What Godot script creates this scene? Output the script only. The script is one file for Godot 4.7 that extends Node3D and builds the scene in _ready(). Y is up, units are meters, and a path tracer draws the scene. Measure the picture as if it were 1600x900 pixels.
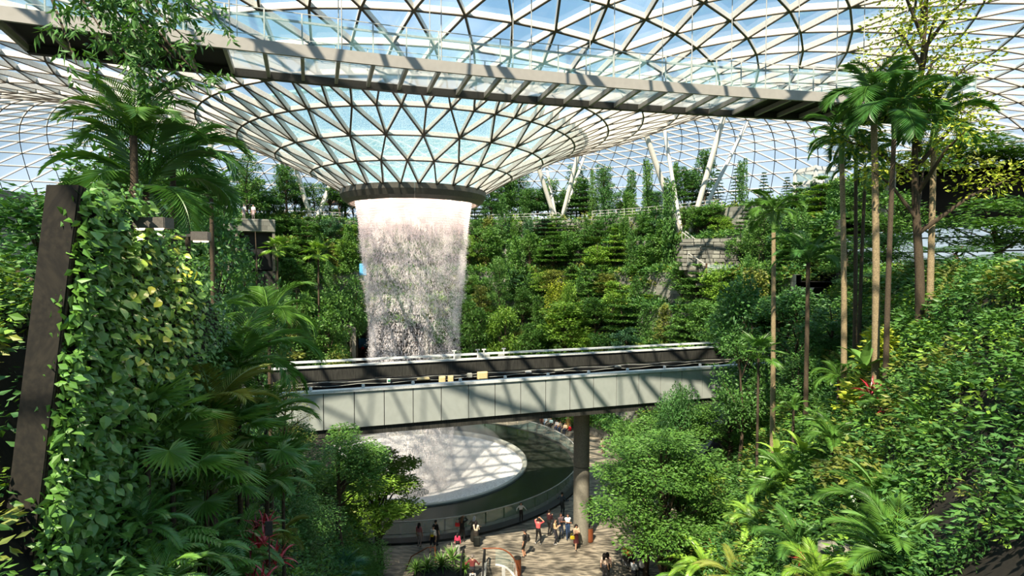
extends Node3D
# A tropical garden under a glass roof: a round waterfall drops from the roof's oculus into a pool,
# an elevated train guideway and a glass footbridge cross the valley, terraces of trees stand all round.

const AXIS := Vector3(-8.76, 0, -52)          # the vertical axis of the waterfall and of the roof
const EYE := Vector3(0, 18, 0)
const TERRACE_R := [20.0, 22.5, 25.0, 28.0, 31.0, 34.0, 37.0]
const TERRACE_H := [1.2, 5.0, 9.0, 13.0, 17.0, 21.0, 24.5]

var M := {}
var taken := {}
var meshes := {}

func _ready() -> void:
	# camera
	var cam := Camera3D.new()
	cam.name = "camera"
	cam.fov = 53.0
	cam.near = 0.1
	cam.far = 600.0
	add_child(cam)
	cam.position = EYE
	cam.rotation_degrees = Vector3(-2, 0, 0)
	cam.current = true
	# sky
	var env := Environment.new()
	env.tonemap_mode = Environment.TONE_MAPPER_LINEAR
	env.tonemap_exposure = 1.46
	env.background_mode = Environment.BG_SKY
	var sky_mat := ProceduralSkyMaterial.new()
	sky_mat.sky_top_color = Color(0.52, 0.76, 0.96)
	sky_mat.sky_horizon_color = Color(0.9, 0.96, 0.99)
	sky_mat.sky_curve = 0.16
	sky_mat.sky_energy_multiplier = 0.9
	sky_mat.ground_bottom_color = Color(0.25, 0.27, 0.25)
	sky_mat.ground_horizon_color = Color(0.72, 0.78, 0.8)
	sky_mat.sun_angle_max = 1.0
	var cover := cloud_cover()
	sky_mat.sky_cover = cover
	sky_mat.sky_cover_modulate = Color(1, 1, 1, 1)
	var sky := Sky.new()
	sky.sky_material = sky_mat
	env.sky = sky
	env.volumetric_fog_enabled = true
	env.volumetric_fog_density = 0.0
	env.sdfgi_enabled = true
	env.ssao_enabled = true
	env.ssil_enabled = true
	var we := WorldEnvironment.new()
	we.name = "world"
	we.environment = env
	add_child(we)
	# sun: high, behind the viewer's left shoulder
	var sun := DirectionalLight3D.new()
	sun.name = "sun"
	sun.light_color = Color(1.0, 0.95, 0.86)
	sun.light_energy = 2.9
	sun.light_angular_distance = 0.7
	sun.shadow_enabled = true
	sun.sky_mode = DirectionalLight3D.SKY_MODE_LIGHT_ONLY
	add_child(sun)
	sun.look_at_from_position(Vector3(-0.3, 1.0, 0.76), Vector3.ZERO)

	materials()
	floor_and_terraces()
	roof()
	waterfall()
	pool()
	guideway()
	footbridge()
	columns()
	buildings()
	furniture()
	people()
	far_garden()
	left_garden()
	right_garden()
	middle_garden()
	name_far_plants()

# ---------------------------------------------------------------- sky texture
func cloud_cover() -> Texture2D:
	var n := FastNoiseLite.new()
	n.seed = 11
	n.noise_type = FastNoiseLite.TYPE_SIMPLEX_SMOOTH
	n.frequency = 1.6
	n.fractal_octaves = 5
	var im := Image.create(1024, 512, false, Image.FORMAT_RGBAF)
	for y in 512:
		var up := PI / 2 - (y + 0.5) / 512.0 * PI
		for x in 1024:
			var around := (x + 0.5) / 1024.0 * TAU
			var d := Vector3(cos(up) * sin(around), sin(up) * 2.2, cos(up) * cos(around))
			var a := clampf(n.get_noise_3dv(d) * 1.5 + 0.05, 0.0, 0.7) if up > -0.05 else 0.0
			im.set_pixel(x, y, Color(0.86, 0.88, 0.89, a))
	return ImageTexture.create_from_image(im)

# ---------------------------------------------------------------- mesh builder
class MB:
	var v := PackedVector3Array()
	var c := PackedColorArray()
	var t := PackedVector2Array()
	var f := PackedInt32Array()
	var col := Color.WHITE

	func p(a: Vector3, uv := Vector2.ZERO) -> int:
		v.append(a)
		c.append(col)
		t.append(uv)
		return v.size() - 1

	func tri(a: Vector3, b: Vector3, d: Vector3) -> void:
		var k := p(a)
		p(b)
		p(d)
		f.append(k); f.append(k + 1); f.append(k + 2)

	func quad(a: Vector3, b: Vector3, d: Vector3, e: Vector3, ua := Vector2.ZERO, ub := Vector2(1, 0), ud := Vector2.ONE, ue := Vector2(0, 1)) -> void:
		var k := p(a, ua)
		p(b, ub)
		p(d, ud)
		p(e, ue)
		f.append(k); f.append(k + 1); f.append(k + 2)
		f.append(k); f.append(k + 2); f.append(k + 3)

	# a box between two points: width across, height along up
	func bar(a: Vector3, b: Vector3, w: float, h: float, up := Vector3.UP, lift := 0.0) -> void:
		var d := (b - a).normalized()
		var s := d.cross(up).normalized()
		var u := s.cross(d).normalized()
		s *= w * 0.5
		var lo := u * (lift - h * 0.5)
		var hi := u * (lift + h * 0.5)
		var q := [a - s + lo, a + s + lo, a + s + hi, a - s + hi, b - s + lo, b + s + lo, b + s + hi, b - s + hi]
		quad(q[0], q[1], q[2], q[3])
		quad(q[5], q[4], q[7], q[6])
		for k in 4:
			var n := (k + 1) % 4
			quad(q[n], q[k], q[k + 4], q[n + 4])

	func box(at: Vector3, size: Vector3, turn := 0.0) -> void:
		var z := Vector3(0, 0, size.z * 0.5).rotated(Vector3.UP, turn)
		bar(at - z, at + z, size.x, size.y)

	# a box with chamfered edges
	func soft_box(at: Vector3, size: Vector3, r: float, turn := 0.0) -> void:
		var b := Basis(Vector3.UP, turn)
		var h := size * 0.5
		var rings := []
		for yy in [[-h.y, r], [-h.y + r, 0.0], [h.y - r, 0.0], [h.y, r]]:
			var k: float = yy[1]
			var hx: float = h.x - k
			var hz: float = h.z - k
			var e: float = minf(r, minf(hx, hz) * 0.5)
			var ring := []
			for q in [Vector2(hx - e, -hz), Vector2(hx, -hz + e), Vector2(hx, hz - e), Vector2(hx - e, hz), Vector2(-hx + e, hz), Vector2(-hx, hz - e), Vector2(-hx, -hz + e), Vector2(-hx + e, -hz)]:
				ring.append(at + b * Vector3(q.x, yy[0], q.y))
			rings.append(ring)
		for j in 3:
			for k in 8:
				var n := (k + 1) % 8
				quad(rings[j][k], rings[j + 1][k], rings[j + 1][n], rings[j][n])
		for k in range(1, 7):
			tri(rings[3][0], rings[3][k + 1], rings[3][k])
			tri(rings[0][0], rings[0][k], rings[0][k + 1])

	func tube(pts: Array, radii: Array, sides := 8, capped := true) -> void:
		var first := v.size()
		var side := Vector3.ZERO
		for k in pts.size():
			var d: Vector3 = (pts[mini(k + 1, pts.size() - 1)] - pts[maxi(k - 1, 0)]).normalized()
			if side == Vector3.ZERO:
				side = d.cross(Vector3.RIGHT if absf(d.x) < 0.8 else Vector3.FORWARD).normalized()
			else:
				side = (side - d * side.dot(d)).normalized()
			var o := d.cross(side)
			for j in sides:
				var a := TAU * j / sides
				p(pts[k] + (side * cos(a) + o * sin(a)) * radii[k], Vector2(float(j) / sides, k))
		for k in pts.size() - 1:
			for j in sides:
				var n := (j + 1) % sides
				var a := first + k * sides
				f.append(a + j); f.append(a + sides + j); f.append(a + sides + n)
				f.append(a + j); f.append(a + sides + n); f.append(a + n)
		if capped:
			var e := first + (pts.size() - 1) * sides
			for j in range(1, sides - 1):
				f.append(first); f.append(first + j); f.append(first + j + 1)
				f.append(e); f.append(e + j + 1); f.append(e + j)

	# profile points (radius, height) turned round the vertical axis at o from angle a0 to a1 (0 looks along -z, growing to +x)
	func lathe(prof: Array, n: int, o: Vector3, a0 := 0.0, a1 := TAU, sharp := false, us := 1.0) -> void:
		var closed := a1 - a0 > TAU - 0.001
		for k in prof.size() - 1:
			if sharp or k == 0:
				pass
			if sharp:
				for j in n:
					var s := Vector3(sin(lerpf(a0, a1, float(j) / n)), 0, -cos(lerpf(a0, a1, float(j) / n)))
					var e := Vector3(sin(lerpf(a0, a1, float(j + 1) / n)), 0, -cos(lerpf(a0, a1, float(j + 1) / n)))
					var A: Vector2 = prof[k]
					var B: Vector2 = prof[k + 1]
					var y0 := Vector3(0, A.y, 0)
					var y1 := Vector3(0, B.y, 0)
					quad(o + s * A.x + y0, o + e * A.x + y0, o + e * B.x + y1, o + s * B.x + y1, Vector2(us * j / n, A.y), Vector2(us * (j + 1) / n, A.y), Vector2(us * (j + 1) / n, B.y), Vector2(us * j / n, B.y))
		if sharp:
			return
		var first := v.size()
		for k in prof.size():
			for j in n + 1:
				var a := lerpf(a0, a1, float(j) / n)
				p(o + Vector3(sin(a) * prof[k].x, prof[k].y, -cos(a) * prof[k].x), Vector2(us * j / n, prof[k].y))
		for k in prof.size() - 1:
			for j in n:
				var a := first + k * (n + 1) + j
				var b := first + k * (n + 1) + ((j + 1) % n if closed and us == 1.0 else j + 1)
				f.append(a); f.append(b); f.append(b + n + 1)
				f.append(a); f.append(b + n + 1); f.append(a + n + 1)

	func ball(at: Vector3, r: Vector3, n := 8, m := 6) -> void:
		var first := v.size()
		for k in m + 1:
			var u := PI * k / m
			for j in n:
				var a := TAU * j / n
				p(at + Vector3(sin(u) * cos(a) * r.x, cos(u) * r.y, sin(u) * sin(a) * r.z))
		for k in m:
			for j in n:
				var a := first + k * n + j
				var b := first + k * n + (j + 1) % n
				f.append(a); f.append(b + n); f.append(a + n)
				f.append(a); f.append(b); f.append(b + n)

	# a leaf folded along its midrib
	func leaf(at: Vector3, d: Vector3, up: Vector3, wide: float, sag := 0.0) -> void:
		var s := d.cross(up).normalized() * wide
		var m := at + d * 0.42 - up * (wide * 0.3)
		var k := v.size()
		v.append(at); v.append(m + s); v.append(at + d - up * sag); v.append(m - s)
		for j in 4:
			c.append(col)
		f.append(k); f.append(k + 2); f.append(k + 1)
		f.append(k); f.append(k + 3); f.append(k + 2)

	# a broad leaf of eight facets with a pointed tip and a bent blade
	func broad_leaf(at: Vector3, d: Vector3, up: Vector3, wide: float, sag: float) -> void:
		var s := d.cross(up).normalized()
		var prev := [at, at, at]
		var prof := [0.0, 0.85, 1.0, 0.62, 0.0]
		for k in range(1, 5):
			var u := k / 4.0
			var mid := at + d * u - up * (sag * u * u)
			var e: Vector3 = s * wide * prof[k]
			var now := [mid - e + up * wide * 0.25 * prof[k], mid, mid + e + up * wide * 0.25 * prof[k]]
			if k == 1:
				tri(at, now[0], now[1])
				tri(at, now[1], now[2])
			elif k == 4:
				tri(prev[0], mid, prev[1])
				tri(prev[1], mid, prev[2])
			else:
				quad(prev[0], now[0], now[1], prev[1])
				quad(prev[1], now[1], now[2], prev[2])
			prev = now

	func mesh(smooth := false, uvs := false) -> ArrayMesh:
		var a := []
		a.resize(Mesh.ARRAY_MAX)
		a[Mesh.ARRAY_VERTEX] = v
		a[Mesh.ARRAY_INDEX] = f
		a[Mesh.ARRAY_COLOR] = c
		if uvs:
			a[Mesh.ARRAY_TEX_UV] = t
		if smooth:
			var nn := PackedVector3Array()
			nn.resize(v.size())
			for k in range(0, f.size(), 3):
				var x := (v[f[k + 2]] - v[f[k]]).cross(v[f[k + 1]] - v[f[k]])
				nn[f[k]] += x
				nn[f[k + 1]] += x
				nn[f[k + 2]] += x
			for k in nn.size():
				nn[k] = nn[k].normalized() if nn[k].length_squared() > 1e-18 else Vector3.UP
			a[Mesh.ARRAY_NORMAL] = nn
		var m := ArrayMesh.new()
		m.add_surface_from_arrays(Mesh.PRIMITIVE_TRIANGLES, a)
		return m

# ---------------------------------------------------------------- things
func numbered(called: String) -> String:
	var n: int = taken.get(called, 0)
	taken[called] = n + 1
	return called if n == 0 else "%s_%03d" % [called, n]

func thing(called: String, label: String, category: String, at := Vector3.ZERO, turn := 0.0, group := "") -> Node3D:
	var o := Node3D.new()
	o.name = numbered(called)
	add_child(o, true)
	o.position = at
	o.rotation.y = turn
	tag(o, label, category, group)
	return o

func tag(o: Node, label: String, category := "", group := "", kind := "") -> Node:
	o.set_meta("label", label)
	if category:
		o.set_meta("category", category)
	if group:
		o.set_meta("group", group)
	if kind:
		o.set_meta("kind", kind)
	return o

func part(called: String, mesh: Mesh, m: Material, parent: Node = self) -> MeshInstance3D:
	var o := MeshInstance3D.new()
	o.name = numbered(called) if parent == self else called
	o.mesh = mesh
	o.material_override = m
	parent.add_child(o, true)
	return o

func stuff(o: Node) -> Node:
	o.set_meta("kind", "stuff")
	return o

func setting(called: String, mesh: Mesh, m: Material, label: String) -> MeshInstance3D:
	return tag(part(called, mesh, m), label, "", "", "structure")

func scatter(called: String, mesh: Mesh, m: Material, places: Array, tints: Array, parent: Node = self) -> MultiMeshInstance3D:
	var mm := MultiMesh.new()
	mm.transform_format = MultiMesh.TRANSFORM_3D
	mm.use_colors = not tints.is_empty()
	mm.mesh = mesh
	mm.instance_count = places.size()
	for k in places.size():
		mm.set_instance_transform(k, places[k])
		if tints:
			mm.set_instance_color(k, tints[k])
	var o := MultiMeshInstance3D.new()
	o.name = numbered(called) if parent == self else called
	o.multimesh = mm
	o.material_override = m
	parent.add_child(o, true)
	stuff(o)
	return o

# vertex colours are linear: this gives the linear value of an 8 bit colour
func lin(r: int, g: int, b: int) -> Color:
	return Color8(r, g, b).srgb_to_linear()

func ground(x: float, z: float) -> float:
	var r := Vector2(x - AXIS.x, z - AXIS.z).length()
	if AXIS.z - z >= -0.34 * r:
		var h := 0.0
		for k in 7:
			if r >= TERRACE_R[k]:
				h = TERRACE_H[k]
		return h
	return slope(x, z)

func slope(x: float, z: float) -> float:
	if x > 0:
		return clampf(5.7 + 1.55 * (x - 9.3) - 0.6 * (-z - 24), 0, 17.5)
	return clampf(13.5 - 0.75 * (-z - 8) + 2.0 * (-x - 5.3), 0, clampf(minf(18.0 - 0.5 * (-z - 8), 18.0 - 1.2 * (8 + z)), 3, 18))

# ---------------------------------------------------------------- materials
func noise_image(size: int, seed_: int, freq: float, lo: Color, hi: Color, stretch := Vector2.ONE, octaves := 4, gain := 1.6) -> ImageTexture:
	var n := FastNoiseLite.new()
	n.seed = seed_
	n.frequency = 1.0
	n.fractal_octaves = octaves
	var im := Image.create(size, size, false, Image.FORMAT_RGBA8)
	for y in size:
		for x in size:
			var a := TAU * x / size
			var b := TAU * y / size
			# a torus in four dimensions folded into three keeps the tile seamless enough along x and y
			var q := Vector3(cos(a) * freq * stretch.x, sin(a) * freq * stretch.x, 0) + Vector3(0, cos(b) * 0.7, 1.3 + sin(b)) * freq * stretch.y
			im.set_pixel(x, y, lo.lerp(hi, clampf(n.get_noise_3dv(q) * gain * 0.5 + 0.5, 0, 1)))
	return ImageTexture.create_from_image(im)

func mat(called: String, c: Color, rough := 0.6, metal := 0.0, tex: Texture2D = null, scale := 0.5) -> StandardMaterial3D:
	var m := StandardMaterial3D.new()
	m.resource_name = called
	m.albedo_color = c
	m.roughness = rough
	m.metallic = metal
	if tex:
		m.albedo_texture = tex
		m.uv1_triplanar = true
		m.uv1_world_triplanar = true
		m.uv1_scale = Vector3.ONE * scale
	M[called] = m
	return m

func materials() -> void:
	var grain := noise_image(256, 3, 5.0, Color(0.82, 0.82, 0.82), Color(1, 1, 1))
	var mottle := noise_image(256, 5, 3.0, Color(0.62, 0.62, 0.6), Color(1, 1, 1), Vector2.ONE, 5, 2.2)
	mat("steel", Color8(200, 200, 194), 0.45, 0.0, grain, 0.4)
	mat("roof_bar", Color8(232, 228, 218), 0.5, 0.0, grain, 0.4)
	mat("underside_shade", Color8(104, 92, 78), 0.5, 0.2, grain, 0.4)  # brown-grey that stands in for the unlit undersides of the roof bars
	mat("ring", Color8(128, 124, 114), 0.5, 0.2, grain, 0.4)
	var fine := noise_image(128, 6, 4.0, Color(0.94, 0.94, 0.94), Color(1, 1, 1))
	mat("panel", Color8(172, 178, 172), 0.45, 0.1, fine, 0.12)
	mat("cap", Color8(226, 230, 228), 0.5, 0.0, grain, 0.6)
	mat("concrete", Color8(142, 138, 124), 0.8, 0.0, grain, 0.3)
	mat("dark_concrete", Color8(62, 62, 58), 0.85, 0.0, streaks(), 0.35)
	mat("black", Color8(26, 27, 27), 0.7, 0.0, grain, 0.6)
	mat("fascia", Color8(172, 168, 160), 0.5, 0.1, fine, 0.15)
	mat("dark_steel", Color8(72, 70, 64), 0.5, 0.2, grain, 0.5)
	mat("soil", Color8(38, 34, 24), 0.95, 0.0, mottle, 0.6)
	mat("stone", Color8(172, 172, 166), 0.85, 0.0, courses(), 0.25)
	mat("bark", Color8(92, 78, 60), 0.9, 0.0, mottle, 1.6)
	mat("pale_bark", Color8(176, 156, 120), 0.85, 0.0, mottle, 1.6)
	mat("copper", Color8(150, 84, 50), 0.45, 0.3, grain, 1.0)
	mat("cream", Color8(236, 214, 160), 0.5, 0.0, grain, 1.0)
	mat("grey_box", Color8(168, 170, 160), 0.5, 0.0, grain, 1.0)
	mat("white", Color8(232, 232, 228), 0.5, 0.0, grain, 1.0)
	mat("lamp_case", Color8(112, 106, 98), 0.5, 0.2, grain, 1.0)
	mat("brown_roof", Color8(96, 66, 46), 0.8, 0.0, mottle, 0.8)
	mat("cable", Color8(40, 40, 40), 0.6)
	mat("plaza", Color8(160, 154, 142), 0.55, 0.0, paving(), 0.16)
	mat("pool_stone", Color8(50, 54, 49), 0.22, 0.0, mottle, 0.12)
	mat("blue_sign", Color8(90, 170, 215), 0.5)
	mat("red_sign", Color8(200, 60, 50), 0.5)
	mat("orange", Color8(205, 110, 40), 0.7)
	mat("painted", Color.WHITE, 0.75).vertex_color_use_as_albedo = true
	for a in [["leaves", 0.5, 0.7], ["glossy_leaves", 0.32, 0.55], ["palm_leaves", 0.34, 0.65]]:
		var m := mat(a[0], Color.WHITE, a[1])
		m.vertex_color_use_as_albedo = true
		m.backlight_enabled = true
		m.backlight = Color(a[2], a[2], a[2] * 0.6)
	var g := mat("glass", Color(0.6, 0.82, 0.82, 0.2), 0.02)
	g.transparency = BaseMaterial3D.TRANSPARENCY_ALPHA
	g = mat("floor_glass", Color(0.5, 0.76, 0.7, 0.72), 0.35)
	g.transparency = BaseMaterial3D.TRANSPARENCY_ALPHA
	g.backlight_enabled = true
	g.backlight = Color(0.8, 0.8, 0.8)
	g = mat("rail_glass", Color(0.7, 0.82, 0.78, 0.16), 0.03)
	g.transparency = BaseMaterial3D.TRANSPARENCY_ALPHA
	# moving water on the funnel: pale ripples, light comes through
	g = mat("water_film", Color.WHITE, 0.3, 0.0, ripples(), 0.5)
	g.transparency = BaseMaterial3D.TRANSPARENCY_ALPHA
	g.backlight_enabled = true
	g.backlight = Color(1, 1, 1)
	g = mat("falling_sheet", Color.WHITE, 0.4)
	g.albedo_texture = sheet_texture()
	g.transparency = BaseMaterial3D.TRANSPARENCY_ALPHA
	g.backlight_enabled = true
	g.backlight = Color(0.9, 0.9, 0.9)
	g = mat("drops", Color8(252, 248, 248), 0.35)
	g.backlight_enabled = true
	g.backlight = Color(0.9, 0.9, 0.9)
	mat("foam", Color.WHITE, 0.5, 0.0, foam(), 0.12)
	g = mat("lamp_glow", Color8(255, 236, 205), 0.5)
	g.emission_enabled = true
	g.emission = Color8(255, 232, 200)
	g.emission_energy_multiplier = 2.5

func streaks() -> ImageTexture:
	return noise_image(256, 8, 3.0, Color(0.5, 0.5, 0.47), Color(1, 1, 0.97), Vector2(3.5, 0.25), 4, 2.0)

func ripples() -> ImageTexture:
	var n := FastNoiseLite.new()
	n.seed = 21
	n.noise_type = FastNoiseLite.TYPE_CELLULAR
	n.cellular_return_type = FastNoiseLite.RETURN_DISTANCE2_SUB
	n.frequency = 1.0
	n.fractal_type = FastNoiseLite.FRACTAL_NONE
	var im := Image.create(512, 512, false, Image.FORMAT_RGBA8)
	for y in 512:
		for x in 512:
			var a := TAU * x / 512.0
			var b := TAU * y / 512.0
			var q := Vector3(cos(a) * 2.2, sin(a) * 2.2, 0) + Vector3(0, cos(b) * 1.7, 1.3 + sin(b) * 2.2)
			var w := clampf(1.0 - (n.get_noise_3dv(q * 1.4) + 1.0) * 1.6, 0, 1)
			w = w * w
			im.set_pixel(x, y, Color(0.5, 0.78, 0.8, 0.3).lerp(Color(0.94, 1, 1, 0.7), w))
	return ImageTexture.create_from_image(im)

func sheet_texture() -> ImageTexture:
	# u runs round the fall, v down it: unbroken at the lip, then torn into strings and ever finer drops
	var rng := RandomNumberGenerator.new()
	rng.seed = 5
	var n := FastNoiseLite.new()
	n.seed = 4
	n.frequency = 1.0
	n.fractal_octaves = 2
	var im := Image.create(1536, 512, false, Image.FORMAT_RGBA8)
	im.fill(Color(1, 0.97, 0.97, 0.0))
	for x in 1536:
		var a := TAU * x / 1536.0
		var lag := 0.05 * n.get_noise_2d(cos(a) * 9.0, sin(a) * 9.0) + rng.randf_range(-0.02, 0.02)
		var y := 0
		while y < 512:
			var v := y / 512.0 + lag
			var cover := 1.0 - 0.68 * smoothstep(0.055, 0.14, v) - 0.19 * smoothstep(0.14, 0.5, v)
			var l := rng.randi_range(1, 4)
			if rng.randf() < cover:
				for k in mini(l, 512 - y):
					im.set_pixel(x, y + k, Color(1, 0.97, 0.97, 0.9))
			y += l
	return ImageTexture.create_from_image(im)

func foam() -> ImageTexture:
	return noise_image(512, 31, 7.0, Color(0.72, 0.71, 0.7), Color(0.98, 0.98, 0.97), Vector2.ONE, 5, 1.8)

func courses() -> ImageTexture:
	var rng := RandomNumberGenerator.new()
	rng.seed = 9
	var im := Image.create(256, 256, false, Image.FORMAT_RGBA8)
	im.fill(Color(0.45, 0.45, 0.42))
	for row in 8:
		var x := -rng.randi_range(0, 30)
		while x < 256:
			var w := rng.randi_range(24, 70)
			var g := rng.randf_range(0.62, 1.0)
			for yy in range(row * 32 + 2, row * 32 + 32):
				for xx in range(maxi(x + 2, 0), mini(x + w, 256)):
					var k := g * rng.randf_range(0.86, 1.0)
					im.set_pixel(xx, yy, Color(k, k, k * 0.97))
			x += w
	return ImageTexture.create_from_image(im)

func paving() -> ImageTexture:
	# long wavy veins of pale and dark stone
	var n := FastNoiseLite.new()
	n.seed = 14
	n.frequency = 1.0
	n.fractal_octaves = 5
	var im := Image.create(512, 512, false, Image.FORMAT_RGBA8)
	for y in 512:
		for x in 512:
			var a := TAU * x / 512.0
			var b := TAU * y / 512.0
			var q := Vector3(cos(a) * 0.8, sin(a) * 0.8, 0) + Vector3(0, cos(b) * 2.4, 1.3 + sin(b) * 3.6)
			var s := n.get_noise_3dv(q * 1.5) * 1.5 + 0.5 + 0.3 * n.get_noise_3dv(q * 6.0)
			im.set_pixel(x, y, Color(0.56, 0.55, 0.53).lerp(Color(1, 0.98, 0.94), clampf(s, 0, 1)))
	return ImageTexture.create_from_image(im)

# ---------------------------------------------------------------- plaza, terraces, slopes
func csg_box(at: Vector3, size: Vector3, parent: Node, op := CSGShape3D.OPERATION_SUBTRACTION) -> void:
	var b := CSGBox3D.new()
	b.name = "cut"
	b.size = size
	b.position = at
	b.operation = op
	parent.add_child(b, true)

func floor_and_terraces() -> void:
	var slab := CSGCombiner3D.new()
	slab.name = "floor"
	var disc := CSGCylinder3D.new()
	disc.name = "slab"
	disc.radius = 70
	disc.height = 0.6
	disc.sides = 96
	disc.material = M.plaza
	disc.position = Vector3(AXIS.x, -0.3, AXIS.z)
	slab.add_child(disc)
	var hole := CSGCylinder3D.new()
	hole.name = "pool_cut"
	hole.radius = 14.3
	hole.height = 4
	hole.sides = 96
	hole.operation = CSGShape3D.OPERATION_SUBTRACTION
	hole.position = Vector3(AXIS.x, 0, AXIS.z)
	slab.add_child(hole)
	csg_box(Vector3(-3.0, 0, -30.9), Vector3(5.2, 4, 6.6), slab)
	slab.material_override = M.plaza
	add_child(slab)
	tag(slab, "pale and grey veined stone plaza round the pool", "", "", "structure")
	var low := MB.new()
	low.box(Vector3(-3, -5.2, -29), Vector3(14, 0.4, 16))
	setting("floor_lower", low.mesh(), M.white, "pale floor at the foot of the escalators below the plaza")

	var lo := deg_to_rad(-110)
	var hi := deg_to_rad(110)
	for k in 7:
		var base: float = TERRACE_H[k - 1] if k > 0 else 0.0
		var top: float = TERRACE_H[k]
		var r: float = TERRACE_R[k]
		var out: float = TERRACE_R[k + 1] if k < 6 else 84.0
		var w := MB.new()
		var spans := [[lo, hi]]
		if k == 1 or k == 2:
			spans = [[lo, deg_to_rad(-29)], [deg_to_rad(-6), hi]]
		if k == 3:
			spans = [[lo, deg_to_rad(-29)], [deg_to_rad(-29), deg_to_rad(-6)], [deg_to_rad(-6), hi]]
		for s in spans:
			var n := int(72 * (s[1] - s[0]) / (hi - lo)) + 1
			var foot := 10.4 if k == 3 and s[0] == deg_to_rad(-29) else base - 0.2
			w.lathe([Vector2(r, foot), Vector2(r, top + 0.5), Vector2(r + 0.35, top + 0.5), Vector2(r + 0.35, top - 0.05)], n, AXIS, s[0], s[1], true)
		setting("wall_terrace", w.mesh(), M.stone, ["low stone seat wall behind the pool plaza", "stone wall of the first planted terrace", "stone wall of the second planted terrace", "stone wall of the third planted terrace", "stone wall of the fourth planted terrace", "stone wall of the fifth planted terrace", "stone parapet wall of the top garden terrace"][k])
		var g := MB.new()
		for s in spans:
			g.lathe([Vector2(r + 0.3, top), Vector2(out, top), Vector2(out, top - 0.4), Vector2(r + 0.3, top - 0.4)], int(72 * (s[1] - s[0]) / (hi - lo)) + 1, AXIS, s[0], s[1], true)
		setting("floor_terrace", g.mesh(), M.soil, ["planted bed behind the seat wall", "soil bed of the first terrace", "soil bed of the second terrace", "soil bed of the third terrace", "soil bed of the fourth terrace", "soil bed of the fifth terrace", "ground of the top garden level"][k])
	# the covered passage that opens behind the waterfall
	var pas := MB.new()
	pas.lathe([Vector2(22.5, 1.2), Vector2(28.4, 1.2), Vector2(29.4, 3.9), Vector2(46, 3.9)], 8, AXIS, deg_to_rad(-29), deg_to_rad(-6), true)
	setting("floor_passage", pas.mesh(), M.plaza, "stone floor of the covered passage behind the waterfall")
	for a in [-29, -6]:
		var sm := MB.new()
		var d := Vector3(sin(deg_to_rad(a)), 0, -cos(deg_to_rad(a)))
		sm.bar(AXIS + d * 22.6 + Vector3(0, 5.8, 0), AXIS + d * 46 + Vector3(0, 5.8, 0), 0.5, 9.4)
		setting("wall_passage", sm.mesh(), M.concrete, "left side wall of the covered passage" if a == -29 else "right side wall of the covered passage")
	var back := MB.new()
	back.lathe([Vector2(46, 3.8), Vector2(46, 11.2), Vector2(46.6, 11.2), Vector2(46.6, 3.8)], 8, AXIS, deg_to_rad(-29), deg_to_rad(-6), true)
	setting("wall_passage_end", back.mesh(), M.concrete, "shaded end wall of the covered passage")
	var lid := MB.new()
	lid.lathe([Vector2(28.1, 10.4), Vector2(47, 10.4), Vector2(47, 11.1), Vector2(28.1, 11.1), Vector2(28.1, 10.4)], 8, AXIS, deg_to_rad(-29), deg_to_rad(-6), true)
	setting("ceiling_passage", lid.mesh(), M.concrete, "concrete ceiling slab over the covered passage")

	for side in [-1, 1]:
		var h := MB.new()
		var nx := 34
		var nz := 44
		for i in nx + 1:
			for j in nz + 1:
				var x: float = side * (3.2 + i * 1.1)
				var z := -50.0 + j * 1.2
				var y := slope(x, z)
				h.p(Vector3(x, y if y > 0.0 else -0.25, z))
		for i in nx:
			for j in nz:
				var a := i * (nz + 1) + j
				if maxf(maxf(h.v[a].y, h.v[a + 1].y), maxf(h.v[a + nz + 1].y, h.v[a + nz + 2].y)) < 0.0:
					continue
				if side > 0:
					h.f.append_array([a, a + nz + 1, a + 1, a + 1, a + nz + 1, a + nz + 2])
				else:
					h.f.append_array([a, a + 1, a + nz + 1, a + 1, a + nz + 2, a + nz + 1])
		setting("ground_left" if side < 0 else "ground_right", h.mesh(), M.soil, "dark planted slope on the left side of the valley" if side < 0 else "dark planted slope on the right side of the valley")
	var wall := MB.new()
	wall.box(Vector3(0, 8.2, 14.5), Vector3(90, 16.4, 1.0))
	setting("wall_back", wall.mesh(), M.concrete, "concrete wall of the mall behind the viewer")

# ---------------------------------------------------------------- the roof: an inverted glass dome that rises from the oculus, crests and comes down all round
const HOOPS := [6.3, 8.8, 11.55, 14.3, 17.15, 20.0, 23.0, 25.7, 28.3, 31.0, 33.7, 36.7, 39.8, 42.6, 45.2, 47.8, 50.4, 53.0, 55.6, 58.2, 60.8, 63.4, 66.0, 68.4, 70.8, 73.2, 75.6, 78.0, 80.0]
const RISE := [6.6, 8.0, 9.25, 10.5, 11.55, 12.25, 12.85, 13.5, 13.95, 14.25, 14.4, 14.4]

func roof_height(r: float, a: float) -> float:
	var y := 0.0
	if r < 36.7:
		var k := 0
		while k < 10 and HOOPS[k + 1] < r:
			k += 1
		y = lerpf(RISE[k], RISE[k + 1], clampf((r - HOOPS[k]) / (HOOPS[k + 1] - HOOPS[k]), 0, 1))
	else:
		y = 14.4 - pow((r - 36.7) / 43.3, 2.0) * 15.5
	var far := smoothstep(-0.3, 0.75, cos(a))
	return 18.0 + y + far * 6.0 * smoothstep(19.0, 42.0, r) * (1.0 - smoothstep(54.0, 80.0, r))

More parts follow.
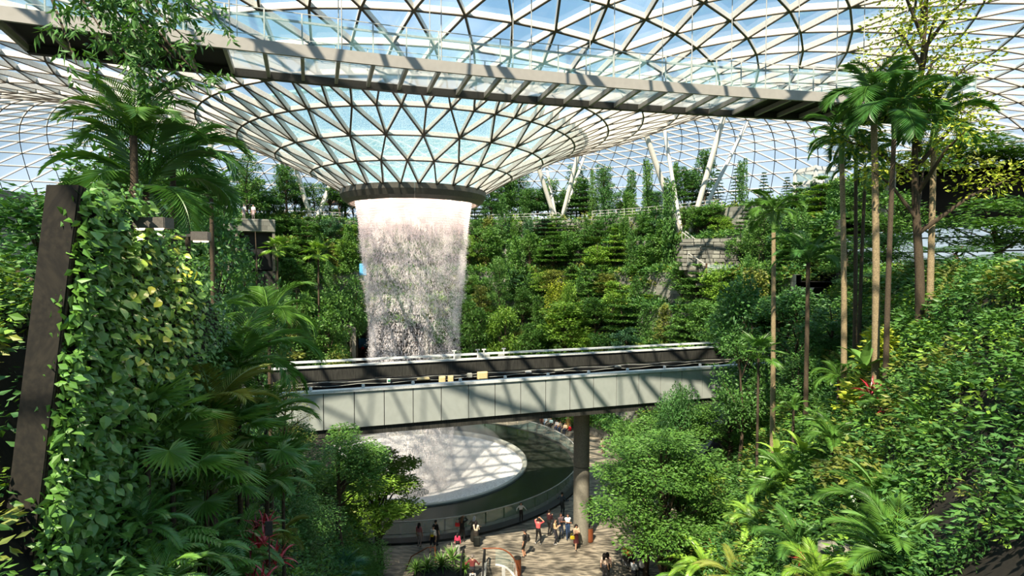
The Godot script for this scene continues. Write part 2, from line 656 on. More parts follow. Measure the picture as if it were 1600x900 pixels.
func roof_point(r: float, a: float, up := 0.0) -> Vector3:
	var h := roof_height(r, a)
	var s := (roof_height(r + 0.6, a) - roof_height(r - 0.6, a)) / 1.2 if r > 7 else 0.5
	var q := AXIS + Vector3(sin(a) * r, h, -cos(a) * r)
	if up == 0.0:
		return q
	return q + Vector3(-sin(a) * s, 1, cos(a) * s).normalized() * up

func size_in_view(q: Vector3, area: float) -> float:
	var d := q - EYE
	if d.z > -3 or absf(d.x) > -d.z * 0.72 or d.y > -d.z * 0.47:
		return 0.0
	return area / d.length_squared()

func roof() -> void:
	var root := Node3D.new()
	root.name = "roof"
	add_child(root)
	tag(root, "curved roof of white steel bars and triangular glass panes dipping to the oculus", "", "", "structure")
	var rows := []
	var off := 0.0
	for k in HOOPS.size():
		var n := 28 if k < 3 else 56 if k < 11 else 112
		if k > 0 and n == rows[k - 1].size():
			off += 0.5 * TAU / n
		var row := []
		for j in n:
			row.append(off + TAU * j / n)
		rows.append(row)
	var edges := []
	var panes := []
	for k in HOOPS.size():
		var row: Array = rows[k]
		var n := row.size()
		if k > 0:
			for j in n:
				edges.append([k, row[j], k, row[j] + TAU / n])
		if k == HOOPS.size() - 1:
			break
		var m: int = rows[k + 1].size()
		for j in n:
			var a: float = row[j]
			var b: float = a + TAU / n
			if m == n:
				var u: float = a + 0.5 * TAU / n
				edges.append([k, a, k + 1, u])
				edges.append([k, b, k + 1, u])
				panes.append([[k, a], [k, b], [k + 1, u]])
				panes.append([[k + 1, u], [k, b], [k + 1, u + TAU / n]])
			else:
				var u: float = a + TAU / m
				edges.append([k, a, k + 1, a])
				edges.append([k, a, k + 1, u])
				edges.append([k, b, k + 1, u])
				panes.append([[k, a], [k + 1, u], [k + 1, a]])
				panes.append([[k, a], [k, b], [k + 1, u]])
				panes.append([[k, b], [k + 1, b], [k + 1, u]])
	for list in [edges, panes]:
		for e in list:
			var p0 := roof_point(HOOPS[e[0][0]], e[0][1]) if list == panes else roof_point(HOOPS[e[0]], e[1])
			e.append(size_in_view(p0, 4.0))
		list.sort_custom(func(x, y): return x[-1] > y[-1])
	var rest := MB.new()
	var distant := MB.new()
	for k in edges.size():
		var e: Array = edges[k]
		var wide := 0.08 if e[2] < 12 else 0.06
		var deep := 0.36 if e[2] < 12 else 0.15
		var a := roof_point(HOOPS[e[0]], e[1])
		var b := roof_point(HOOPS[e[2]], e[3])
		var up := (roof_point(HOOPS[e[0]], e[1], 1.0) - a + roof_point(HOOPS[e[2]], e[3], 1.0) - b).normalized()
		if k < 300 and e[-1] > 0.0:
			var one := MB.new()
			one.bar(a, b, wide, deep, up, deep * 0.5)
			part("roof_bar", one.mesh(), M.roof_bar, root)
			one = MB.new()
			one.bar(a, b, wide * 1.5, 0.05, up, -0.02)  # added strip: the shade under the bar, put in as a dark colour
			part("shade_strip", one.mesh(), M.underside_shade, root.get_child(-1))
		else:
			rest.bar(a, b, wide, deep, up, deep * 0.5)
			distant.bar(a, b, wide * 1.5, 0.05, up, -0.02)  # the same painted underside shade for the remaining bars
	stuff(part("roof_bars", rest.mesh(), M.roof_bar, root))
	stuff(part("shade_strips", distant.mesh(), M.underside_shade, root))
	rest = MB.new()
	for k in panes.size():
		var q: Array = panes[k]
		var lift := 0.34 if q[0][0] < 11 else 0.14
		var c := []
		for j in 3:
			c.append(roof_point(HOOPS[q[j][0]], q[j][1], lift))
		if k < 300 and q[-1] > 0.0:
			var one := MB.new()
			one.tri(c[0], c[2], c[1])
			part("pane", one.mesh(), M.glass, root)
		else:
			rest.tri(c[0], c[2], c[1])
	stuff(part("panes", rest.mesh(), M.glass, root))
	# the oculus ring: a deep curved collar of flat segments
	var ring := thing("oculus_ring", "grey metal collar round the mouth of the waterfall under the glass roof", "ring", AXIS + Vector3(0, 18, 0))
	var n := 36
	for j in n:
		var seg := MB.new()
		var a := TAU * j / n
		seg.lathe([Vector2(5.55, 5.6), Vector2(5.75, 5.55), Vector2(6.15, 5.85), Vector2(6.42, 6.3), Vector2(6.42, 6.75), Vector2(6.1, 6.75), Vector2(5.5, 6.2), Vector2(5.55, 5.6)], 2, Vector3.ZERO, a + 0.0008, a + TAU / n - 0.0008, true)
		part("collar_segment", seg.mesh(), M.ring, ring)
	var lip := MB.new()
	lip.lathe([Vector2(5.2, 6.15), Vector2(5.5, 6.05), Vector2(5.5, 6.25), Vector2(5.2, 6.25)], 72, Vector3.ZERO, 0.0, TAU)
	part("weir_lip", lip.mesh(true), M.white, ring)
	# small warm lamps under the collar, behind the curtain of water
	for j in 12:
		var a := TAU * (j + 0.5) / 12
		var lamp := MB.new()
		var q := Vector3(sin(a) * 4.55, 5.75, -cos(a) * 4.55)
		lamp.lathe([Vector2(0, -0.06), Vector2(0.1, -0.05), Vector2(0.12, 0.0), Vector2(0.1, 0.06), Vector2(0, 0.06)], 12, q)
		part("lamp_bulb", lamp.mesh(true), M.lamp_glow, ring)
		var arm := MB.new()
		arm.bar(q + Vector3(0, 0.05, 0), Vector3(sin(a) * 5.6, 5.95, -cos(a) * 5.6), 0.05, 0.05)
		part("lamp_arm", arm.mesh(), M.dark_steel, ring)
		var l := OmniLight3D.new()
		l.name = "collar_light"
		l.light_color = Color8(255, 222, 200)
		l.light_energy = 3.6
		l.light_size = 0.1
		l.omni_range = 80
		l.omni_attenuation = 2
		l.shadow_enabled = true
		l.position = q - Vector3(0, 0.12, 0)
		ring.add_child(l, true)
	# water that runs down the outside of the funnel, and the trough that feeds it
	var film := MB.new()
	var prof := []
	for r in [6.2, 7.5, 8.8, 10.2, 11.55, 13.0, 14.3, 15.2]:
		prof.append(Vector2(r, roof_height(r, PI) + 0.5))
	film.lathe(prof, 112, AXIS)
	tag(stuff(part("water_film", film.mesh(true), M.water_film)), "rippling pale teal water sheet running down the glass funnel", "water", "", "stuff")
	var tr := MB.new()
	tr.lathe([Vector2(15.1, roof_height(15.1, PI) + 0.42), Vector2(15.12, roof_height(15.1, PI) + 0.6), Vector2(15.35, roof_height(15.1, PI) + 0.65), Vector2(15.4, roof_height(15.1, PI) + 0.5)], 112, AXIS)
	tag(part("water_trough", tr.mesh(true), M.floor_glass), "pale ring trough that feeds water onto the glass funnel", "trough")

# ---------------------------------------------------------------- the waterfall
func fall_radius(y: float) -> float:
	# y above the plaza; free fall inwards from a lip 5.3 m wide
	var s := clampf((24.3 - y) / 24.3, 0, 1.3)
	return 5.28 - 0.95 * pow(s, 0.5) - 1.1 * s

func waterfall() -> void:
	var fall := thing("waterfall", "tall round waterfall dropping from the oculus ring to the pool", "waterfall", AXIS)
	var sheet := MB.new()
	# the sheet is a stack of small flaring ripples
	var rows := 132
	var n := 96
	for k in rows:
		var y0 := lerpf(24.25, -2.4, float(k) / rows)
		var y1 := lerpf(24.25, -2.4, float(k + 1) / rows)
		var first := sheet.v.size()
		for e in 2:
			var y := y0 if e == 0 else y1
			for j in n + 1:
				var a := TAU * j / n
				var r := fall_radius((y0 + y1) / 2) + (-0.09 if e == 0 else 0.05)
				sheet.p(Vector3(sin(a) * r, y, -cos(a) * r), Vector2(float(j) / n, float(k + e) / rows))
		for j in n:
			var a := first + j
			sheet.f.append_array([a, a + 1, a + n + 2, a, a + n + 2, a + n + 1])
	part("water_sheet", sheet.mesh(true, true), M.falling_sheet, fall)
	# drops: bunches of long drops laid on the falling surface, thinner towards the bottom
	var rng := RandomNumberGenerator.new()
	rng.seed = 77
	var kinds := []
	for kind in 3:
		var mb := MB.new()
		for i in 330:
			var q := Vector3(rng.randf_range(-0.62, 0.62), rng.randf_range(-0.9, 0.9), rng.randfn(0, 0.13))
			var l := rng.randf_range(0.02, 0.06)
			var w := rng.randf_range(0.009, 0.018)
			var k := mb.v.size()
			for e in [Vector3(0, -l * 0.3, 0), Vector3(w, 0, 0), Vector3(-w * 0.5, 0, w * 0.87), Vector3(-w * 0.5, 0, -w * 0.87), Vector3(0, l, 0)]:
				mb.p(q + e)
			for e in [[1, 2], [2, 3], [3, 1]]:
				mb.f.append_array([k, k + e[0], k + e[1], k + 4, k + e[1], k + e[0]])
		kinds.append(mb.mesh())
	for kind in 3:
		var at := []
		for i in 90:
			var y := 21.6 - 24.4 * rng.randf()
			var a := rng.randf() * TAU
			var r := fall_radius(y) - absf(rng.randfn(0, 0.1 + 0.02 * (24 - y)))
			var b := Basis(Vector3.UP, PI - a).scaled(Vector3(1, rng.randf_range(0.8, 1.5), 1))
			at.append(Transform3D(b, Vector3(sin(a) * r, y, -cos(a) * r)))
		scatter("drops", kinds[kind], M.drops, at, [], fall)

# ---------------------------------------------------------------- the pool
func pool() -> void:
	var p := thing("pool", "round pool with a wide dark stone rim and a pale foaming funnel in the middle", "pool", AXIS)
	var rim := MB.new()
	rim.lathe([Vector2(14.3, -0.6), Vector2(14.3, 0.32), Vector2(10.15, 0.32), Vector2(10.1, 0.2)], 128, Vector3.ZERO, 0, TAU, true)
	part("rim", rim.mesh(), M.pool_stone, p)
	var lip := MB.new()
	lip.lathe([Vector2(10.15, 0.2), Vector2(10.15, 0.42), Vector2(10.05, 0.47), Vector2(9.8, 0.45), Vector2(9.7, 0.3), Vector2(9.7, -0.2)], 128, Vector3.ZERO)
	part("lip", lip.mesh(true), M.grey_box, p)
	var bowl := MB.new()
	var prof := []
	for k in 15:
		var s := k / 14.0
		prof.append(Vector2(lerpf(9.75, 1.2, s), 0.1 - 2.6 * pow(s, 1.5)))
	bowl.lathe(prof, 96, Vector3.ZERO)
	part("water_bowl", bowl.mesh(true), M.foam, p)
	var mist := FogVolume.new()
	mist.name = "mist"
	mist.shape = RenderingServer.FOG_VOLUME_SHAPE_ELLIPSOID
	mist.size = Vector3(17, 7.5, 17)
	var fm := FogMaterial.new()
	fm.density = 0.055
	fm.albedo = Color(1, 1, 1)
	mist.material = fm
	mist.position = AXIS + Vector3(0, 0.6, 0)
	add_child(mist)
	tag(mist, "white spray rising where the waterfall strikes the pool", "mist", "", "stuff")
	# glass barrier round the pool: kerb, panes, a slim bright handrail
	var kerb := MB.new()
	kerb.lathe([Vector2(14.3, 0.33), Vector2(14.3, 0.3), Vector2(14.75, 0.3), Vector2(15.15, 0.14), Vector2(15.15, -0.02)], 128, Vector3.ZERO, 0, TAU, true)
	var bar := thing("pool_barrier", "clear glass barrier with a slim steel rail round the pool edge", "barrier", AXIS)
	part("kerb", kerb.mesh(), M.dark_steel, bar)
	var n := 64
	for j in n:
		var a := TAU * j / n
		var g := MB.new()
		g.lathe([Vector2(14.75, 0.3), Vector2(14.75, 1.32), Vector2(14.77, 1.32), Vector2(14.77, 0.3)], 2, Vector3.ZERO, a + 0.004, a + TAU / n - 0.004, true)
		part("pane", g.mesh(), M.rail_glass, bar)
	var rail := MB.new()
	rail.lathe([Vector2(14.73, 1.31), Vector2(14.73, 1.37), Vector2(14.79, 1.37), Vector2(14.79, 1.31), Vector2(14.73, 1.31)], 128, Vector3.ZERO, 0, TAU, true)
	part("rail", rail.mesh(), M.steel, bar)

# ---------------------------------------------------------------- the train guideway
const GA := Vector3(-23.4, 0, -24.7)            # a point under the near face, far to the left
const GDIR := Vector3(0.9502, 0, -0.3118)      # along the guideway, to the right and away
const GIN := Vector3(-0.3118, 0, -0.9502)      # across it, away from the viewer

func gp(along: float, across: float, y: float) -> Vector3:
	return GA + GDIR * along + GIN * across + Vector3(0, y, 0)

func guideway() -> void:
	var top := 11.62
	var low := 9.72
	var long := 47.0
	var g := thing("guideway", "grey elevated train guideway of steel panels crossing the valley behind the trees", "guideway", GA)
	g.position = Vector3.ZERO
	var step := 1.52
	for k in int(long / step):
		var s := k * step + 0.83
		var mb := MB.new()
		mb.bar(gp(s + 0.02, 0.06, (top + low) / 2), gp(s + step - 0.02, 0.06, (top + low) / 2), 0.12, top - low)
		part("panel", mb.mesh(), M.panel, g)
	var b := MB.new()
	b.bar(gp(0, 0.12, top + 0.05), gp(long, 0.12, top + 0.05), 0.42, 0.14)
	part("near_cap", b.mesh(), M.cap, g)
	b = MB.new()
	b.bar(gp(0, 0.3, (top + low) / 2), gp(long, 0.3, (top + low) / 2), 0.3, top - low - 0.06)
	b.bar(gp(0, 4.3, low - 0.2), gp(long, 4.3, low - 0.2), 8.3, 0.5)
	b.bar(gp(0, 4.3, low - 0.65), gp(long, 4.3, low - 0.65), 4.6, 0.5)
	part("deck", b.mesh(), M.dark_concrete, g)
	b = MB.new()
	b.bar(gp(0, 8.3, top - 0.45), gp(long, 8.3, top - 0.45), 0.3, 0.86)
	part("far_parapet", b.mesh(), M.dark_concrete, g)
	b = MB.new()
	b.bar(gp(0, 8.26, top + 0.02), gp(long, 8.26, top + 0.02), 0.42, 0.1)
	b.bar(gp(0, 8.5, top + 0.32), gp(long, 8.5, top + 0.32), 0.24, 0.12)
	part("far_cap", b.mesh(), M.cap, g)
	b = MB.new()
	b.bar(gp(0, 8.0, top - 1.05), gp(long, 8.0, top - 1.05), 0.8, 0.24)
	b.bar(gp(0, 7.3, top - 1.9), gp(long, 7.3, top - 1.9), 0.5, 0.5)
	b.bar(gp(0, 7.9, top - 1.7), gp(long, 7.9, top - 1.7), 0.2, 1.4)
	part("running_beam", b.mesh(), M.black, g)
	for y in [0.9, 1.12]:
		b = MB.new()
		var pts := []
		var rad := []
		for k in 48:
			pts.append(gp(k * 0.98, 7.45, top - y + 0.05 * sin(k * 1.7 + y * 9.0)))
			rad.append(0.022)
		b.tube(pts, rad, 5)
		part("cable", b.mesh(true), M.grey_box, g)
	# light brackets along the near cap
	for k in 11:
		b = MB.new()
		b.soft_box(gp(13.9 + k * 2.6, 0.24, top + 0.2), Vector3(0.16, 0.18, 0.14), 0.03, 0.32)
		part("bracket", b.mesh(), M.white, g)
	# fittings on the far parapet
	for s in [23.16, 24.85, 25.3, 26.77]:
		b = MB.new()
		b.bar(gp(s, 8.42, top), gp(s, 8.42, top + 0.62), 0.08, 0.08, Vector3.RIGHT)
		b.bar(gp(s - 0.14, 8.42, top + 0.62), gp(s + 0.14, 8.42, top + 0.62), 0.1, 0.08)
		part("signal_post", b.mesh(), M.white, g)
	for s in [23.42, 25.07, 25.52, 26.55]:
		b = MB.new()
		b.soft_box(gp(s, 8.4, top + 0.17), Vector3(0.4, 0.2, 0.2), 0.03, 0.32)
		part("signal_box", b.mesh(), M.grey_box, g)
	# equipment boxes on the running beam: along, drop, width, height, material
	for e in [[20.84, 1.0, 0.8, 0.14, "cream"], [22.1, 1.17, 0.44, 0.54, "cream"], [22.68, 1.12, 0.36, 0.46, "cream"], [24.0, 0.95, 0.34, 0.3, "grey_box"], [24.9, 1.0, 0.72, 0.5, "cream"], [28.25, 0.95, 0.42, 0.13, "white"], [30.57, 0.95, 0.66, 0.13, "grey_box"], [35.3, 0.94, 0.5, 0.12, "grey_box"], [18.57, 1.0, 0.22, 0.3, "white"]]:
		b = MB.new()
		b.soft_box(gp(e[0], 7.35, top - e[1]), Vector3(e[2], e[3], 0.26), 0.03, 0.317)
		var eq := part("equipment_box", b.mesh(), M[e[4]], g)
		if e[4] == "cream" and e[3] > 0.3:
			var d := MB.new()
			d.soft_box(gp(e[0], 7.2, top - e[1]), Vector3(e[2] * 0.8, e[3] * 0.8, 0.05), 0.012, 0.317)
			part("lid", d.mesh(), M.cream, eq)
	b = MB.new()
	b.soft_box(gp(18.57, 7.2, top - 0.95), Vector3(0.16, 0.12, 0.05), 0.015, 0.317)
	part("green_plate", b.mesh(), mat("plate_green", Color8(70, 150, 110), 0.5), g)
	# the round pier
	var pier := setting_thing("pillar", "round grey concrete pillar under the train guideway", Vector3(4.56, 0, -37.5))
	b = MB.new()
	b.lathe([Vector2(0.52, 0), Vector2(0.52, 5.0)], 32, Vector3.ZERO)
	part("lower_shaft", b.mesh(true), M.concrete, pier)
	b = MB.new()
	b.lathe([Vector2(0.49, 4.99), Vector2(0.49, 5.05)], 32, Vector3.ZERO)
	part("joint", b.mesh(true), M.dark_concrete, pier)
	b = MB.new()
	b.lathe([Vector2(0.52, 5.04), Vector2(0.52, 8.9), Vector2(0.56, 9.0)], 32, Vector3.ZERO)
	part("shaft", b.mesh(true), M.concrete, pier)

func setting_thing(called: String, label: String, at: Vector3) -> Node3D:
	var o := thing(called, label, "", at)
	o.remove_meta("category")
	o.set_meta("kind", "structure")
	return o

# ---------------------------------------------------------------- the glass-floored footbridge overhead
func bridge_at(s: float) -> Vector3:
	# near edge in plan, a slight arc; s from 0 at the left to 1 at the right
	var x := lerpf(-15.68, 21.82, s)
	return Vector3(x, 0, -(23.25 + 0.285 * x - 0.0043 * x * x))

func bridge_in(s: float) -> Vector3:
	var d := (bridge_at(s + 0.01) - bridge_at(s - 0.01)).normalized()
	return Vector3(d.z, 0, -d.x)

func footbridge() -> void:
	var low := 25.5
	var deck := 25.93
	var wide := 2.75
	var br := thing("footbridge", "glass floored steel footbridge with wire railings hung high across the valley", "bridge")
	var n := 32
	var b: MB
	for k in n:
		var s0 := float(k) / n
		var s1 := float(k + 1) / n
		var a := bridge_at(s0)
		var c := bridge_at(s1)
		b = MB.new()
		b.bar(a + Vector3(0, (low + deck) / 2, 0), c + Vector3(0, (low + deck) / 2, 0), 0.12, deck - low)
		part("fascia", b.mesh(), M.fascia, br)
		var ia := bridge_in(s0) * wide
		var ic := bridge_in(s1) * wide
		b = MB.new()
		b.bar(a + ia + Vector3(0, low + 0.08, 0), c + ic + Vector3(0, low + 0.08, 0), 0.24, 0.34)
		part("far_beam", b.mesh(), M.dark_steel, br)
		b = MB.new()
		b.bar(a + Vector3(0, low + 0.06, 0), a + ia + Vector3(0, low + 0.06, 0), 0.13, 0.2)
		part("rib", b.mesh(), M.fascia, br)
		# floor: glass in the middle of the span, solid boards at both ends
		var solid := k < 5 or k > 22
		b = MB.new()
		var y := low + 0.2
		var up := Vector3(0, 0.05, 0)
		var q := [a + Vector3(0, y, 0), c + Vector3(0, y, 0), c + ic + Vector3(0, y, 0), a + ia + Vector3(0, y, 0)]
		if solid:
			b.quad(q[0], q[1], q[2], q[3])
			b.quad(q[3] + up, q[2] + up, q[1] + up, q[0] + up)
			for j in 4:
				b.quad(q[j], q[j] + up, q[(j + 1) % 4] + up, q[(j + 1) % 4])
			part("deck_board", b.mesh(), M.black, br)
		else:
			b.quad(q[0], q[1], q[2], q[3])
			part("floor_pane", b.mesh(), M.floor_glass, br)
	# railings: near and far
	for side in 2:
		for k in n + 1:
			var s := float(k) / n
			var q := bridge_at(s) + bridge_in(s) * (0.06 if side == 0 else wide - 0.06)
			b = MB.new()
			b.bar(q + Vector3(0, deck - 0.1, 0), q + Vector3(0, deck + 1.12, 0), 0.025, 0.05, Vector3.RIGHT)
			part("post", b.mesh(), M.steel, br)
		for e in [[1.14, 0.028, 0.03], [0.84, 0.075, 0.06]]:
			if side == 1 and e[0] < 1:
				continue
			b = MB.new()
			for k in n:
				var s0 := float(k) / n
				var s1 := float(k + 1) / n
				var w := 0.1 if side == 0 else wide - 0.1
				b.bar(bridge_at(s0) + bridge_in(s0) * w + Vector3(0, deck + e[0], 0), bridge_at(s1) + bridge_in(s1) * w + Vector3(0, deck + e[0], 0), e[2], e[1])
			part("rail", b.mesh(), M.steel, br)
		for k in n:
			var s0 := float(k) / n
			var s1 := float(k + 1) / n
			var w := 0.03 if side == 0 else wide - 0.03
			b = MB.new()
			b.quad(bridge_at(s0) + bridge_in(s0) * w + Vector3(0, deck, 0), bridge_at(s1) + bridge_in(s1) * w + Vector3(0, deck, 0), bridge_at(s1) + bridge_in(s1) * w + Vector3(0, deck + 1.0, 0), bridge_at(s0) + bridge_in(s0) * w + Vector3(0, deck + 1.0, 0))
			part("balustrade_pane", b.mesh(), M.glass, br)
	# slim rods that hang the bridge from the roof
	for k in 9:
		var s := 0.16 + 0.093 * k
		for side in 2:
			var q := bridge_at(s) + bridge_in(s) * (0.02 if side == 0 else wide)
			var v := Vector2(q.x - AXIS.x, q.z - AXIS.z)
			var top := roof_height(v.length(), atan2(v.x, -v.y)) + 0.1
			b = MB.new()
			b.tube([q + Vector3(0, low + 0.2, 0), Vector3(q.x, top, q.z)], [0.022, 0.022], 6)
			part("hanger_rod", b.mesh(true), M.steel, br)

# ---------------------------------------------------------------- roof columns: tubes that fan out from the top terrace
func columns() -> void:
	var sets := [
		[Vector3(21.55, 23.6, -72), [Vector3(16.77, 32.8, -70), Vector3(24.23, 32.95, -70), Vector3(20.27, 31.87, -74), Vector3(27.26, 32.27, -74)], "four-armed pale steel roof column rising from the right terrace"],
		[Vector3(7.09, 24.46, -88), [Vector3(3.98, 32.8, -86), Vector3(9.65, 34.49, -86), Vector3(5.45, 33.49, -90), Vector3(9.13, 29.75, -90)], "four-armed pale steel roof column right of the waterfall"],
		[Vector3(-28.75, 24.81, -84), [Vector3(-30.67, 33.19, -82), Vector3(-27.1, 30.36, -86)], "pair of pale steel roof struts left of the waterfall"],
		[Vector3(-41.89, 27.92, -76), [Vector3(-39.06, 35.81, -76)], "slanting pale steel roof strut at far left above the palms"]]
	for s in sets:
		var base: Vector3 = s[0]
		var g := ground(base.x, base.z)
		var o := setting_thing("column", s[2], Vector3(base.x, g, base.z))
		for k in s[1].size():
			var e: Vector3 = s[1][k]
			var d: Vector3 = (e - base).normalized()
			# carry each arm on up to the glass
			var v := Vector2(e.x - AXIS.x, e.z - AXIS.z)
			var up := roof_height(v.length(), atan2(v.x, -v.y))
			var t: Vector3 = e + d * maxf(0.0, (up - e.y) / d.y)
			var r := 0.33 if k < 2 else 0.24
			var foot: Vector3 = base + Vector3(0.25 * (1 if e.x > base.x else -1), g - base.y, 0)
			var b := MB.new()
			b.tube([foot - o.position, foot.lerp(t, 0.05) - o.position, foot.lerp(t, 0.9) - o.position, t - o.position], [r * 0.5, r, r, r * 0.55], 12)
			part("arm", b.mesh(true), M.roof_bar, o)
		var p := MB.new()
		p.lathe([Vector2(0.7, -0.3), Vector2(0.7, 0.3), Vector2(0.45, 0.7)], 12, Vector3.ZERO, 0, TAU, true)
		part("foot", p.mesh(), M.concrete, o)

# ---------------------------------------------------------------- small buildings on the garden levels
func buildings() -> void:
	# lift shaft of white lattice and glass on the right
	var at := Vector3(36.46, 24.83, -70)
	var g := ground(at.x, at.z)
	var lift := thing("lift_tower", "white steel and glass lift tower above the trees at right, behind the palms", "lift tower", Vector3(at.x, g, at.z), 0.35)
	var hi: float = 24.4 - g + 5.6
	for x in [-1.5, 1.5]:
		for z in [-1.5, 1.5]:
			var b := MB.new()
			b.box(Vector3(x, hi / 2, z), Vector3(0.32, hi, 0.32))
			part("post", b.mesh(), M.white, lift)
	for k in 5:
		var y := hi - 0.3 - k * 1.55
		var b := MB.new()
		for q in [[-1.5, -1.5, 1.5, -1.5], [1.5, -1.5, 1.5, 1.5], [1.5, 1.5, -1.5, 1.5], [-1.5, 1.5, -1.5, -1.5]]:
			b.bar(Vector3(q[0], y, q[1]), Vector3(q[2], y, q[3]), 0.26, 0.42)
		part("ring_beam", b.mesh(), M.white, lift)
	for q in [[0.0, -1.5, 0.0], [0.0, 1.5, 0.0], [1.5, 0.0, PI / 2], [-1.5, 0.0, PI / 2]]:
		var b := MB.new()
		b.box(Vector3(q[0], hi / 2, q[1]), Vector3(2.7, hi - 0.4, 0.05), q[2])
		part("pane", b.mesh(), M.rail_glass, lift)
	for q in [[2.9, 0.0], [5.2, -0.6]]:
		var b := MB.new()
		b.box(Vector3(q[0], hi - 1.2, q[1]), Vector3(2.2, 0.3, 2.2))
		b.box(Vector3(q[0], hi - 3.2, q[1]), Vector3(2.2, 0.25, 2.2))
		b.box(Vector3(q[0] + 1.0, (hi - 1.2) / 2, q[1] + 1.0), Vector3(0.22, hi - 1.2, 0.22))
		b.box(Vector3(q[0] + 1.0, (hi - 1.2) / 2, q[1] - 1.0), Vector3(0.22, hi - 1.2, 0.22))
		part("landing", b.mesh(), M.white, lift)
	# timber pavilion roof left of the oculus
	at = Vector3(-24.79, 25.46, -92)
	g = ground(at.x, at.z)
	var pav := thing("pavilion", "brown roofed timber pavilion on the top level, left of the oculus ring", "pavilion", Vector3(at.x, g, at.z), -0.25)
	for k in 9:
		var b := MB.new()
		var x := -4.4 + k * 1.0
		b.quad(Vector3(x, 3.2, 3.6), Vector3(x, 5.6, -3.0), Vector3(x + 0.96, 5.6, -3.0), Vector3(x + 0.96, 3.2, 3.6))
		b.quad(Vector3(x, 3.05, 3.6), Vector3(x + 0.96, 3.05, 3.6), Vector3(x + 0.96, 5.45, -3.0), Vector3(x, 5.45, -3.0))
		b.quad(Vector3(x, 3.05, 3.6), Vector3(x, 3.2, 3.6), Vector3(x + 0.96, 3.2, 3.6), Vector3(x + 0.96, 3.05, 3.6))
		part("roof_board", b.mesh(), M.brown_roof, pav)
	for q in [[-4.0, 3.2], [0.0, 3.2], [4.2, 3.2], [-4.0, -2.6], [4.2, -2.6]]:
		var b := MB.new()
		b.box(Vector3(q[0], 2.0, q[1]), Vector3(0.25, 4.0 if q[1] < 0 else 2.6, 0.25))
		part("post", b.mesh(), M.brown_roof, pav)
	# railings along the top terrace, the stairs and the left lookout
	for e in [[-34.0, -26.0, "steel railing along the top terrace left of the waterfall"], [8.0, 25.0, "steel railing along the top terrace right of the waterfall"], [33.0, 64.0, "steel railing along the top terrace by the right roof column"]]:
		var r := thing("railing", e[2], "railing", AXIS + Vector3(0, 24.9, 0))
		var n := int((e[1] - e[0]) / 1.9)
		for k in n + 1:
			var a: float = deg_to_rad(lerpf(e[0], e[1], float(k) / n))
			var b := MB.new()
			b.box(Vector3(sin(a) * 37.2, 0.55, -cos(a) * 37.2), Vector3(0.06, 1.3, 0.06))
			part("post", b.mesh(), M.steel, r)
		for y in [0.45, 0.8, 1.2]:
			var b := MB.new()
			b.lathe([Vector2(37.17, y), Vector2(37.23, y), Vector2(37.23, y + 0.06), Vector2(37.17, y + 0.06), Vector2(37.17, y)], n, Vector3.ZERO, deg_to_rad(e[0]), deg_to_rad(e[1]), true)
			part("rail", b.mesh(), M.steel, r)
	# dark lookout room on the left, under a stone parapet
	at = Vector3(-31.75, 19.82, -70)
	var look := thing("lookout", "stone lookout balcony with a dark room beneath, among the left trees", "lookout", Vector3(at.x, 0, at.z), 0.5)
	var b2 := MB.new()
	b2.soft_box(Vector3(0, 23.0, 0), Vector3(5.4, 1.5, 4.6), 0.08)
	part("parapet", b2.mesh(), M.stone, look)
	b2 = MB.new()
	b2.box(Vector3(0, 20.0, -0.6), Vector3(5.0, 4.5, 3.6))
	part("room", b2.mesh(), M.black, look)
	for x in [-2.5, -1.5, 2.5]:
		b2 = MB.new()
		b2.box(Vector3(x, 19.4, 2.0), Vector3(0.3, 5.7, 0.3))
		part("pier", b2.mesh(), M.concrete, look)
	b2 = MB.new()
	b2.box(Vector3(0, 14.9, 0.4), Vector3(5.4, 5.4, 4.6))
	part("base", b2.mesh(), M.dark_concrete, look)
	# two flights of stairs and rock piers on the bare stone at right
	for e in [[Vector3(18.66, 20.96, -63), Vector3(20.72, 19.14, -62.4), "upper stone stair with a steel rail on the right terrace wall"], [Vector3(18.52, 18.58, -61.5), Vector3(21.32, 16.56, -60.5), "lower stone stair with a pale rail on the right terrace wall"]]:
		var a: Vector3 = e[0]
		var c: Vector3 = e[1]
		var st := thing("stair", e[2], "stairs", c)
		var d := a - c
		var n := 12
		for k in n:
			var b := MB.new()
			var q: Vector3 = d * (k + 0.5) / n
			b.box(q, Vector3(absf(d.x) / n + 0.02, 0.34, 1.3))
			part("step", b.mesh(), M.grey_box, st)
		for z in [0.6, -0.6]:
			var b := MB.new()
			b.bar(Vector3(0, 1.0, z), d + Vector3(0, 1.0, z), 0.07, 0.09)
			for k in 4:
				b.bar(d * k / 3.0 + Vector3(0, 0.1, z), d * k / 3.0 + Vector3(0, 1.0, z), 0.05, 0.05, Vector3.RIGHT)
			part("rail", b.mesh(), M.steel, st)
		var w := MB.new()
		w.quad(Vector3(0, -0.15, 0.64), d + Vector3(0, -0.15, 0.64), d + Vector3(0, -1.3, 0.64), Vector3(0, -1.3, 0.64))
		w.quad(Vector3(0, -0.15, -0.64), Vector3(0, -1.3, -0.64), d + Vector3(0, -1.3, -0.64), d + Vector3(0, -0.15, -0.64))
		w.quad(Vector3(0, -1.3, 0.64), d + Vector3(0, -1.3, 0.64), d + Vector3(0, -1.3, -0.64), Vector3(0, -1.3, -0.64))
		part("string", w.mesh(), M.concrete, st)
	var piers := [[24.04, 18.43, -60, 2.39, 1.06, "tall tapering stone pier with a planted top on the right terraces"], [22.67, 17.64, -59, 1.96, 1.11, "short tapering stone pier below the tall one on the right terraces"], [25.5, 20.12, -63, 2.15, 0.98, "upper tapering stone pier under the top railing at right"]]
